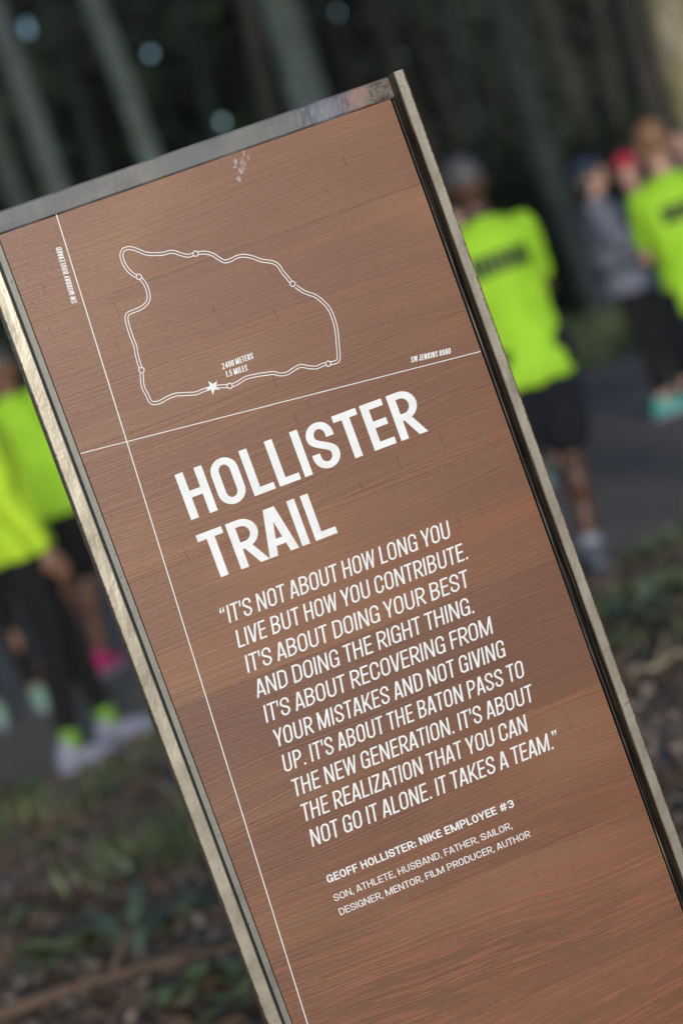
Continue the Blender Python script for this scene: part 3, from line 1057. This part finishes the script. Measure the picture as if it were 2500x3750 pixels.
        path([(Lx, .56)] + arc(cx, Bt + .27, rx, .27, 120, -160, 14))
    elif ch == '#':
        d = sv * .8
        diag(w_ * .24, 0, w_ * .40, 1, d); diag(w_ * .62, 0, w_ * .78, 1, d); hbar(.32, 0, w_ * .92); hbar(.68, w_ * .06, w_)
    elif ch == ' ':
        w_ = W * .44; bl = br = 0
    return w_, bl, br, S

def lettering(text, u0, v0, length, cap, W, sv, sh, slant=0.0, ang=0.0, space=.44, hang=0, track=0.0):
    """one line of print laid on the boards; widths are eased so the line has the length of the real one"""
    def lay(Wk):
        x = 0; items = []
        for i, ch in enumerate(text):
            w_, bl, br, S = glyph(ch, Wk, sv, sh)
            if i == 0 and ch != ' ': bl = 0
            if ch == ' ': w_ = Wk * space
            x += bl + (track if i else 0)
            items.append((x, S))
            x += w_ + br
        return x - br, items
    lo, hi = W * .5, W * 1.8
    target = length / cap
    for _ in range(30):
        mid = (lo + hi) / 2
        if lay(mid)[0] < target: lo = mid
        else: hi = mid
    tot, items = lay((lo + hi) / 2)
    V, F = [], []
    ca, sa = math.cos(ang), math.sin(ang)
    for x, S in items:
        for k, quads in enumerate(S):
            off = .0004 + .00004 * k
            idx = {}
            for q in quads:
                f = []
                for (a, b) in q:
                    key = (round(a, 6), round(b, 6))
                    if key not in idx:
                        X = (x + a + b * math.tan(slant)) * cap
                        Y = b * cap
                        idx[key] = len(V)
                        V.append(L_(u0 + X * ca - Y * sa, v0 + X * sa + Y * ca, off))
                    f.append(idx[key])
                if len(set(f)) > 2:
                    F.append(f)
    o_ = link('lettering', mesh('lettering', V, F), M['vinyl'], sign)
    return o_
def span(p0, p1):
    a, b = uv(*p0), uv(*p1)
    return b[0] - a[0]
lettering('HOLLISTER', -.1555, .0488, .2746, .0512, .54, .176, .146)
lettering('TRAIL', -.1570, -.0194, .1452, .0512, .54, .176, .146)
Q = ["IT'S NOT ABOUT HOW LONG YOU", "LIVE BUT HOW YOU CONTRIBUTE.", "IT'S ABOUT DOING YOUR BEST", "AND DOING THE RIGHT THING.",
     "IT'S ABOUT RECOVERING FROM", "YOUR MISTAKES AND NOT GIVING", "UP. IT'S ABOUT THE BATON PASS TO", "THE NEW GENERATION. IT'S ABOUT",
     "THE REALIZATION THAT YOU CAN", "NOT GO IT ALONE. IT TAKES A TEAM."]
ends = [(1651, 1971), (1713, 2045), (1719, 2148), (1737, 2246), (1805, 2321), (1852, 2405), (1922, 2483), (1955, 2569), (1932, 2679), (2027, 2743)]
QC, SL = .0189, R(9.5)
for i, (tx, e) in enumerate(zip(Q, ends)):
    v = -.0683 - .02865 * i
    u1 = uv(*e)[0]
    lettering(tx, -.1555, v, u1 + .1555, QC, .42, .117, .100, SL)
wq = .128 * 2.7 * QC
lettering('“', -.1555 - wq - .0016, -.0683, wq, QC, .42, .117, .100, SL)
lettering('”', uv(2027, 2743)[0] + .0006, -.0683 - .02865 * 9, wq, QC, .42, .117, .100, SL)
lettering('GEOFF HOLLISTER: NIKE EMPLOYEE #3', -.1532, -.3692, .2214, .0087, .62, .205, .165, track=.02)
lettering('SON, ATHLETE, HUSBAND, FATHER, SAILOR,', -.1532, uv(1224, 3304)[1], uv(1877, 3037)[0] + .1532, .0076, .60, .145, .120, track=.03)
lettering('DESIGNER, MENTOR, FILM PRODUCER, AUTHOR', -.1528, -.4068, .0738 + .1528, .0076, .60, .145, .120, track=.03)
def lbl(text, p0, p1, cap, W=.45, sv=.17, sh=.13, slant=0.):
    a, b = uv(*p0), uv(*p1)
    d = math.hypot(b[0] - a[0], b[1] - a[1])
    lettering(text, a[0], a[1], d, cap, W, sv, sh, slant, math.atan2(b[1] - a[1], b[0] - a[0]))
lbl('2400 METERS', (815, 1353), (928, 1312), .0064, slant=R(8))
lbl('1.5 MILES', (828, 1381.6), (907, 1356), .0064, slant=R(8))
lbl('SW JENKINS ROAD', (1505, 1328), (1650, 1294), .0062, slant=R(8))
lbl('SW MURRAY BOULEVARD', (283, 1108), (224, 903), .0060, slant=R(4))

# ------------------------------------------------------------------ printed map
def line_obj(name, pts, half, off=.00036, closed=False):
    V, F = [], []
    n = len(pts)
    for i in range(n):
        a = pts[(i - 1) % n] if closed else pts[max(0, i - 1)]
        b = pts[(i + 1) % n] if closed else pts[min(n - 1, i + 1)]
        tx, ty = b[0] - a[0], b[1] - a[1]
        d = math.hypot(tx, ty) or 1
        nx_, ny_ = -ty / d * half, tx / d * half
        V += [L_(pts[i][0] + nx_, pts[i][1] + ny_, off), L_(pts[i][0] - nx_, pts[i][1] - ny_, off)]
    for i in range(n if closed else n - 1):
        j = (i + 1) % n
        F.append((2 * i, 2 * i + 1, 2 * j + 1, 2 * j))
    return link(name, mesh(name, V, F), M['vinyl'], sign)
a = uv(206, 785); b = uv(1125, 3750)
b = (a[0] + (b[0] - a[0]) * 1.12, a[1] + (b[1] - a[1]) * 1.12)
line_obj('street_line', [(a[0] + (b[0] - a[0]) * k / 40, a[1] + (b[1] - a[1]) * k / 40) for k in range(41)], .00052)
line_obj('street_line', [uv(294.5, 1660.5), uv(1759, 1286.5)], .00042, off=.00042)
Z = [(758, 967), (800, 963), (848, 961), (875, 953), (900, 940), (940, 915), (1000, 900), (1060, 891), (1100, 887), (1140, 895), (1180, 888), (1215, 865), (1255, 846), (1300, 853), (1345, 855), (1380, 840),
     (1413, 833), (1450, 826), (1470, 815), (1473, 790), (1468, 720), (1460, 640), (1445, 580), (1420, 520), (1380, 475), (1340, 445), (1300, 430), (1265, 415), (1209, 374),
     (1180, 340), (1150, 305), (1130, 273), (1110, 257), (1080, 247), (1030, 240), (980, 222), (930, 213), (890, 219), (850, 239), (815, 245), (780, 225), (745, 204), (700, 195), (652, 201),
     (610, 213), (570, 205), (530, 192), (495, 192), (460, 202), (380, 202), (340, 190), (300, 174), (265, 169), (237, 180), (227, 210), (237, 250), (265, 295), (300, 325), (327, 334),
     (357, 367), (375, 405), (383, 450), (375, 480), (345, 510), (300, 530), (265, 546), (256, 570), (263, 610), (285, 680), (305, 730), (314, 780), (330, 840), (342, 870),
     (345, 930), (352, 970), (375, 1015), (392, 1050), (415, 1060), (450, 1052), (490, 1030), (535, 1012), (600, 1007), (655, 1003), (700, 985), (742, 972)]
def zz(p): return uv(300 + p[0] / 1.568, 800 + p[1] / 1.568)
P = [zz(p) for p in Z]
S_ = []
for i in range(len(P) - 1):
    p0, p1, p2, p3 = P[max(0, i - 1)], P[i], P[i + 1], P[min(len(P) - 1, i + 2)]
    for k in range(6):
        t_ = k / 6
        S_.append(tuple(.5 * (2 * p1[c] + (p2[c] - p0[c]) * t_ + (2 * p0[c] - 5 * p1[c] + 4 * p2[c] - p3[c]) * t_ ** 2 + (3 * p1[c] - p0[c] - 3 * p2[c] + p3[c]) * t_ ** 3) for c in (0, 1)))
S_.append(P[-1])
circ = [zz(p) for p in [(848, 961), (1413, 833), (1209, 374), (652, 201), (327, 334), (342, 870)]]
cr = 15.0 / 1.568 / 3400
def offs(path, d):
    out = []
    for i in range(len(path)):
        a, b = path[max(0, i - 1)], path[min(len(path) - 1, i + 1)]
        tx, ty = b[0] - a[0], b[1] - a[1]
        l = math.hypot(tx, ty) or 1
        out.append((path[i][0] - ty / l * d, path[i][1] + tx / l * d))
    return out
for sgn in (1, -1):
    pts_ = offs(S_, sgn * 8.4 / 1.568 / 3400)
    run = []
    segs = []
    for p in pts_:
        if any(math.hypot(p[0] - c[0], p[1] - c[1]) < cr for c in circ):
            if len(run) > 1: segs.append(run)
            run = []
        else: run.append(p)
    if len(run) > 1: segs.append(run)
    V, F = [], []
    for run in segs:
        n = len(run)
        for i in range(n):
            a, b = run[max(0, i - 1)], run[min(n - 1, i + 1)]
            tx, ty = b[0] - a[0], b[1] - a[1]
            l = math.hypot(tx, ty) or 1
            h_ = .00045
            V += [L_(run[i][0] - ty / l * h_, run[i][1] + tx / l * h_, .00036), L_(run[i][0] + ty / l * h_, run[i][1] - tx / l * h_, .00036)]
            if i: k = len(V); F.append((k - 4, k - 3, k - 1, k - 2))
    link('map_route', mesh('map_route', V, F), M['vinyl'], sign)
for c in circ:
    line_obj('map_marker', [(c[0] + cr * math.cos(2 * math.pi * k / 28), c[1] + cr * math.sin(2 * math.pi * k / 28)) for k in range(28)], .00048, off=.00040, closed=True)
cs = zz((751, 968))
V = []
for k in range(10):
    an = math.atan2(42, -12) - k * math.pi / 5
    rr_ = (44 if k % 2 == 0 else 17.5) / 1.568 / 3400
    V.append(L_(cs[0] + math.cos(an) * rr_, cs[1] + math.sin(an) * rr_, .00048))
V.append(L_(cs[0], cs[1], .00048))
link('map_star', mesh('map_star', V, [(k, 10, (k + 1) % 10) for k in range(10)]), M['vinyl'], sign)

# ================================================================== people
M['lime'] = cloth_mat('lime_shirt', (0.32, 0.60, 0.022), .8, .10, 5)
M['lime_y'] = cloth_mat('yellow_lime_shirt', (0.43, 0.66, 0.022), .8, .10, 5)
M['navy'] = cloth_mat('navy_shorts', (0.004, 0.005, 0.011), .95)
M['black'] = cloth_mat('black_tights', (0.004, 0.004, 0.005), .95)
M['grey'] = cloth_mat('grey_sweater', (0.13, 0.135, 0.175))
M['darkgrey'] = cloth_mat('dark_stripe', (0.035, 0.04, 0.06))
M['red'] = cloth_mat('red_cap', (0.42, 0.02, 0.05))
M['navycap'] = cloth_mat('navy_cap', (0.015, 0.025, 0.06))
M['skin_dark'] = cloth_mat('dark_skin', (0.075, 0.032, 0.020), .5, .1)
M['skin_brown'] = cloth_mat('brown_skin', (0.16, 0.075, 0.045), .5, .1)
M['skin_pale'] = cloth_mat('pale_skin', (0.42, 0.24, 0.18), .5, .08)
M['hair_black'] = cloth_mat('black_hair', (0.012, 0.010, 0.010), .5)
M['hair_ginger'] = cloth_mat('ginger_hair', (0.20, 0.10, 0.05), .5)
M['hair_grey'] = cloth_mat('close_grey_hair', (0.075, 0.068, 0.072), .45)
M['white'] = cloth_mat('white_sole', (0.22, 0.23, 0.30), .6)
M['teal'] = cloth_mat('teal_shoe', (0.02, 0.30, 0.26), .6)
M['shoe_dark'] = cloth_mat('dark_grey_shoe', (0.06, 0.07, 0.09), .6)
M['shoe_lime'] = cloth_mat('lime_shoe', (0.16, 0.32, 0.03), .6)
M['pink'] = cloth_mat('pink_shoe', (0.45, 0.02, 0.13), .6)
M['mint'] = cloth_mat('mint_shoe', (0.17, 0.28, 0.22), .6)
M['print'] = cloth_mat('black_print', (0.008, 0.02, 0.006), .7)
M['white_eye'] = mat_simple('eye_white', (.6, .6, .58), .3, .05)
M['lip'] = mat_simple('lip', (.28, .09, .08), .5, .1)

def ell(bm_, c, r_, n=14):
    res = bmesh.ops.create_uvsphere(bm_, u_segments=n, v_segments=n // 2 + 2, radius=1)
    for v in res['verts']:
        v.co = Vector((v.co.x * r_[0] + c[0], v.co.y * r_[1] + c[1], v.co.z * r_[2] + c[2]))
def loft(bm_, rows_, n=20):
    """rows: (x, y, z, rx, ry) ellipses stacked"""
    prev_ = None
    for (x, y, z, rx, ry) in rows_:
        ring = [bm_.verts.new((x + rx * math.cos(2 * math.pi * k / n), y + ry * math.sin(2 * math.pi * k / n), z)) for k in range(n)]
        if prev_:
            for k in range(n):
                bm_.faces.new((prev_[k], prev_[(k + 1) % n], ring[(k + 1) % n], ring[k]))
        else: bm_.faces.new(ring[::-1])
        prev_ = ring
    bm_.faces.new(prev_)
def limb(bm_, pts_, rads, n=12):
    """tapered limb with rounded joints"""
    path, rr_ = [], []
    for i in range(len(pts_) - 1):
        a, b = Vector(pts_[i]), Vector(pts_[i + 1])
        for k in range(5):
            path.append(a.lerp(b, k / 5)); rr_.append(rads[i] + (rads[i + 1] - rads[i]) * k / 5)
    path.append(Vector(pts_[-1])); rr_.append(rads[-1])
    tube(bm_, path, rr_, n)
    for p, q in zip(pts_, rads): ell(bm_, p, (q, q, q), 10)
def fuse(name, bm_, mat, parent, vox=.012, smooth_it=6, folds=0.0):
    """weld overlapping volumes into ONE continuous surface"""
    bmesh.ops.recalc_face_normals(bm_, faces=bm_.faces)
    me_ = bpy.data.meshes.new('tmp'); bm_.to_mesh(me_); bm_.free()
    o_ = bpy.data.objects.new('tmp', me_); col.objects.link(o_)
    md = o_.modifiers.new('r', 'REMESH'); md.mode = 'VOXEL'; md.voxel_size = vox; md.use_smooth_shade = True
    ms = o_.modifiers.new('s', 'SMOOTH'); ms.factor = .5; ms.iterations = smooth_it
    bpy.context.view_layer.update()
    dg = bpy.context.evaluated_depsgraph_get()
    me2 = bpy.data.meshes.new_from_object(o_.evaluated_get(dg))
    me2.name = name
    if folds:
        nr = [v.normal.copy() for v in me2.vertices]
        for v, q in zip(me2.vertices, nr):
            c = v.co
            f_ = noise.noise(Vector((c.x * 11 + c.z * 3, c.y * 11, c.z * 2.6))) + .6 * noise.noise(Vector((c.x * 16 - c.z * 9, c.y * 16, c.z * 7)))
            v.co = c + q * (f_ * folds * (1.3 if c.z < 1.25 else .6))
        me2.update()
    bpy.data.objects.remove(o_)
    me2.polygons.foreach_set('use_smooth', [True] * len(me2.polygons))
    me2.materials.clear()
    return link(name, me2, mat, parent)

def person(loc, face, label, H=1.75, skin='skin_pale', shirt='lime', legs='navy', leglen='short', shoe='shoe_dark', sole='white', sock=None,
           hair='hair_black', hairstyle='short', cap=None, arms='down', sleeve='short', feet=((-.13, 0), (.13, 0)), lean=0., hem=.80, stripe=False, printed=False, headturn=0., fat=1.0, shin=.03):
    k = H / 1.75
    root = empty('person', loc, face)
    root.scale = (k, k, k)
    tag(root, label, 'person', None)
    hipz = .93
    lx = lean
    # joints
    hips = [Vector((-.095, 0, hipz)), Vector((.095, 0, hipz))]
    ank = [Vector((feet[0][0], feet[0][1], .085)), Vector((feet[1][0], feet[1][1], .085))]
    knee = [hips[i].lerp(ank[i], .5) + Vector((0, shin, 0)) for i in (0, 1)]
    sh_ = [Vector((-.185 + lx, -.01, 1.43)), Vector((.185 + lx, -.01, 1.43))]
    if arms == 'down':
        el = [Vector((-.25 + lx, -.03, 1.14)), Vector((.25 + lx, -.03, 1.14))]
        wr = [Vector((-.26 + lx, .06, .88)), Vector((.26 + lx, .06, .88))]
    elif arms == 'hips':
        el = [Vector((-.36 + lx, -.10, 1.17)), Vector((.36 + lx, -.10, 1.17))]
        wr = [Vector((-.19, .07, 1.00)), Vector((.19, .07, 1.00))]
    elif arms == 'folded':
        el = [Vector((-.24 + lx, .05, 1.15)), Vector((.24 + lx, .05, 1.15))]
        wr = [Vector((.02 + lx, .19, 1.20)), Vector((-.02 + lx, .19, 1.14))]
    elif arms == 'front':
        sh_ = [Vector((-.150 + lx, .0, 1.40)), Vector((.150 + lx, .0, 1.40))]
        el = [Vector((-.18 + lx, .08, 1.15)), Vector((.18 + lx, .08, 1.15))]
        wr = [Vector((-.10 + lx, .24, 1.10)), Vector((.10 + lx, .24, 1.10))]
    hc = Vector((lx * 1.1, .015, 1.635))
    b = bmesh.new()
    torso = [(0, 0, .86, .135, .09), (0, 0, .95, .150, .105), (lx * .3, 0, 1.08, .13, .095), (lx * .6, .0, 1.22, .155, .11), (lx * .9, 0, 1.34, .175, .115), (lx, -.005, 1.42, .165, .09), (lx, -.005, 1.47, .09, .065), (lx, 0, 1.50, .055, .055)]
    loft(b, torso)
    limb(b, [(lx, 0, 1.46), (lx * 1.05, .01, 1.56)], [.056, .054])
    ell(b, hc, (.076, .095, .112), 18)
    ell(b, hc + Vector((0, .045, -.055)), (.052, .058, .058), 14)       # jaw
    ell(b, hc + Vector((0, .098, -.012)), (.013, .020, .024), 8)        # nose
    ell(b, hc + Vector((0, .088, .028)), (.052, .012, .012), 10)        # brow
    for s in (-1, 1): ell(b, hc + Vector((s * .078, -.005, -.01)), (.012, .022, .034), 8)
    for i in (0, 1):
        limb(b, [hips[i], knee[i], ank[i]], [.082, .054, .036])
        ell(b, knee[i].lerp(ank[i], .28) + Vector((0, -.018, 0)), (.05, .055, .11), 12)   # calf
        limb(b, [ank[i], ank[i] + Vector((0, .12, -.05))], [.036, .03])
        limb(b, [sh_[i], el[i], wr[i]], [.052, .039, .027])
        # hand: palm, four fingers of unequal length, thumb from its side
        d = (wr[i] - el[i]).normalized()
        side = d.cross(Vector((1, 0, 0)) if abs(d.x) < .7 else Vector((0, 0, 1))).normalized()
        nrm = d.cross(side)
        pc = wr[i] + d * .055
        for q in (-1.5, -.5, .5, 1.5): limb(b, [wr[i] + d * .01 + side * q * .010, pc + d * .03 + side * q * .018], [.016, .014], 8)
        for q, L1 in ((-1.5, .058), (-.5, .074), (.5, .080), (1.5, .070)):
            r0 = pc + d * .035 + side * q * .0205
            r1 = r0 + d * L1 * .55 + nrm * .006
            r2 = r1 + d * L1 * .40 + nrm * .020
            limb(b, [r0, r1, r2], [.0095, .009, .0075], 8)
        t0 = wr[i] + d * .03 + side * .026
        limb(b, [t0, t0 + d * .032 + side * .026, t0 + d * .062 + side * .026 + nrm * .012], [.013, .011, .009], 8)
    fuse('body', b, M[skin], root, .0095, 3)
    # face
    for s in (-1, 1):
        b = bmesh.new(); ell(b, hc + Vector((s * .030, .086, .010)), (.013, .008, .008), 8)
        e = bm_obj('eye', b, M['white_eye'], root)
        b = bmesh.new(); ell(b, hc + Vector((s * .030, .0935, .010)), (.0055, .003, .0055), 8)
        bm_obj('iris', b, M['hair_black'], e)
    b = bmesh.new(); ell(b, hc + Vector((0, .098, -.058)), (.024, .007, .008), 10)
    bm_obj('mouth', b, M['lip'], root)
    # hair
    b = bmesh.new()
    if hairstyle == 'shaved':
        ell(b, hc + Vector((0, -.010, .026)), (.0785, .093, .090), 18)
    elif hairstyle == 'short':
        ell(b, hc + Vector((0, -.016, .026)), (.086, .098, .100), 18)
        ell(b, hc + Vector((0, .03, .075)), (.06, .055, .035), 12)
    else:
        ell(b, hc + Vector((0, -.018, .024)), (.092, .102, .104), 18)
        ell(b, hc + Vector((0, -.065, -.03)), (.088, .085, .115), 16)
        limb(b, [hc + Vector((0, -.07, -.02)), hc + Vector((0, -.10, -.12)), hc + Vector((.01, -.09, -.22))], [.07, .06, .03])
    fuse('hair', b, M[hair], root, .012, 3)
    if cap:
        b = bmesh.new()
        ell(b, hc + Vector((0, -.010, .050)), (.093, .107, .085), 18)
        for v in b.verts:
            if v.co.z < hc.z + .035: v.co.z = hc.z + .035
        loft(b, [(0 + hc.x, .125 + hc.y, hc.z + .036, .062, .062), (hc.x, .12 + hc.y, hc.z + .044, .06, .058)])
        fuse('cap', b, M[cap], root, .009, 2)
    # shirt
    b = bmesh.new()
    f = fat
    rows_ = [(0, 0, hem, .200 * f, .150 * f), (0, 0, hem + .10, .188 * f, .140 * f), (lx * .4, 0, 1.08, .168 * f, .130 * f), (lx * .6, 0, 1.22, .178 * f, .132), (lx * .9, -.005, 1.34, .196, .132), (lx, -.008, 1.42, .190, .108), (lx, -.008, 1.465, .120, .082), (lx, -.004, 1.49, .072, .068)]
    loft(b, rows_, 24)
    for i in (0, 1):
        if sleeve == 'short':
            limb(b, [sh_[i], sh_[i].lerp(el[i], .70)], [.066, .058])
        else:
            limb(b, [sh_[i], el[i], el[i].lerp(wr[i], .93)], [.074, .062, .048])
    fuse('shirt', b, M[shirt], root, .014, 6, folds=.013)
    if stripe:
        b = bmesh.new()
        loft(b, [(0, 0, .985, .196 * f, .150 * f), (0, 0, 1.045, .190 * f, .147 * f)], 28)
        bm_obj('shirt_stripe', b, M['darkgrey'], root)
    if printed:
        b = bmesh.new()
        for q in range(7):
            x0_ = -.115 + q * .034
            for (za, zb) in ((1.262, 1.345),):
                vs_ = []
                for (x, z) in ((x0_, za), (x0_ + .026, za), (x0_ + .026, zb), (x0_, zb)):
                    y = -.004 - .139 * math.sqrt(max(.05, 1 - (x / .21) ** 2)) - .006
                    vs_.append(b.verts.new((x + lx, y, z)))
                b.faces.new(vs_)
        bm_obj('back_print', b, M['print'], root, smooth=False)
    # legwear
    b = bmesh.new()
    loft(b, [(0, 0, .84, .160, .112), (0, 0, .91, .180, .130), (0, 0, 1.0, .160, .115)])
    for i in (0, 1):
        if leglen == 'short':
            kk = hips[i].lerp(knee[i], .80)
            limb(b, [hips[i], hips[i].lerp(knee[i], .45), kk], [.105, .108, .106])
        else:
            limb(b, [hips[i], knee[i], knee[i].lerp(ank[i], .78)], [.098, .066, .047])
            ell(b, knee[i].lerp(ank[i], .28) + Vector((0, -.018, 0)), (.052, .056, .11), 12)
    fuse('shorts' if leglen == 'short' else 'tights', b, M[legs], root, .013, 5)
    for i in (0, 1):
        a = ank[i]
        b = bmesh.new()
        limb(b, [a + Vector((0, -.035, -.025)), a + Vector((0, .05, -.035)), a + Vector((0, .15, -.048))], [.045, .045, .036])
        limb(b, [a + Vector((0, -.01, -.02)), a + Vector((0, -.012, .02))], [.046, .047])
        for v in b.verts:
            if v.co.z < .022: v.co.z = .022
        s_ = fuse('shoe', b, M[shoe], root, .010, 3)
        b = bmesh.new()
        loft(b, [(a.x, a.y + .055, .0, .046, .140), (a.x, a.y + .055, .030, .048, .145)], 20)
        for v in b.verts:
            v.co.x = a.x + (v.co.x - a.x) * (1.0 if v.co.y > a.y + .05 else .88)
        bm_obj('sole', b, M[sole], s_)
        if sock:
            b = bmesh.new()
            limb(b, [a + Vector((0, 0, .0)), a.lerp(knee[i], .16)], [.043, .045])
            bm_obj('sock', b, M[sock], root)
    return root

def foot(h, s):           # rotated view coordinates (along / down the tilted frame) -> ground
    c_, s__ = math.cos(ROLL), math.sin(ROLL)
    return f2(h * c_ + s * s__, s * c_ - h * s__)
p = foot(852, 1716)
person(p, R(6), 'man with shaved head in lime shirt and navy shorts, back turned, right of the sign', 1.76, 'skin_dark', 'lime', 'navy', 'short', 'shoe_dark', 'shoe_dark', 'white', 'hair_grey', 'shaved', arms='front', feet=((-.24, .12), (-.02, -.02)), hem=.80, printed=True, fat=.93)
p = foot(1284, 1630)
person(p, R(10), 'ginger haired person in lime shirt, back turned, cut by the right frame edge', 1.68, 'skin_pale', 'lime', 'navy', 'short', 'shoe_dark', hair='hair_ginger', arms='front', sleeve='short', hem=.84, printed=True, fat=1.02)
p = foot(1120, 1422)
person(p, R(-98), 'dark haired person in grey sweater with folded arms and teal shoes', 1.75, 'skin_pale', 'grey', 'black', 'long', 'teal', 'white', hair='hair_black', hairstyle='long', cap='navycap', arms='folded', sleeve='long', hem=.84, stripe=True, feet=((-.09, .02), (.09, -.03)), fat=1.15)
p = foot(1213, 1408)
person(p, R(150), 'person in red cap standing behind the grey sweater', 1.70, 'skin_pale', 'navycap', 'black', 'long', 'shoe_dark', hair='hair_black', cap='red', arms='down', sleeve='long')
p = foot(1345, 1395)
person(p, R(170), 'person in navy top mostly hidden behind the ginger haired one', 1.78, 'skin_pale', 'navycap', 'black', 'long', 'shoe_dark', hair='hair_black', arms='down', sleeve='long')
p = foot(-290, 1540)
person(p, R(-28), 'person in lime shirt behind the left steel bar with pink shoes', 1.80, 'skin_brown', 'lime', 'black', 'short', 'pink', 'white', None, 'hair_grey', 'shaved', arms='hips', sleeve='long', hem=.84, feet=((-.16, .05), (-.05 + .04, -.02)), fat=1.15)
p = foot(-395, 1712)
person(p, R(-72), 'person in yellow lime long sleeved shirt and black tights at the left frame edge', 1.74, 'skin_brown', 'lime_y', 'black', 'long', 'white', 'white', 'shoe_lime', 'hair_black', 'short', arms='down', sleeve='long', hem=.86, feet=((-.16, .14), (.15, -.10)), fat=1.08)
p = foot(-520, 1575)
person(p, R(15), 'person with mint shoes mostly outside the left frame edge', 1.72, 'skin_brown', 'lime', 'black', 'long', 'mint', 'white', None, 'hair_black', 'short', arms='down', sleeve='long', hem=.8, feet=((-.10, .0), (.12, .02)))
p = foot(800, 1475)
person(p, R(190), 'person behind the sign with only a pale blue shoe showing by the right bar', 1.72, 'skin_pale', 'grey', 'navy', 'long', 'mint', 'white', None, 'hair_black', 'short', arms='down', sleeve='long', hem=.8, feet=((-.12, .0), (.05, .05)))
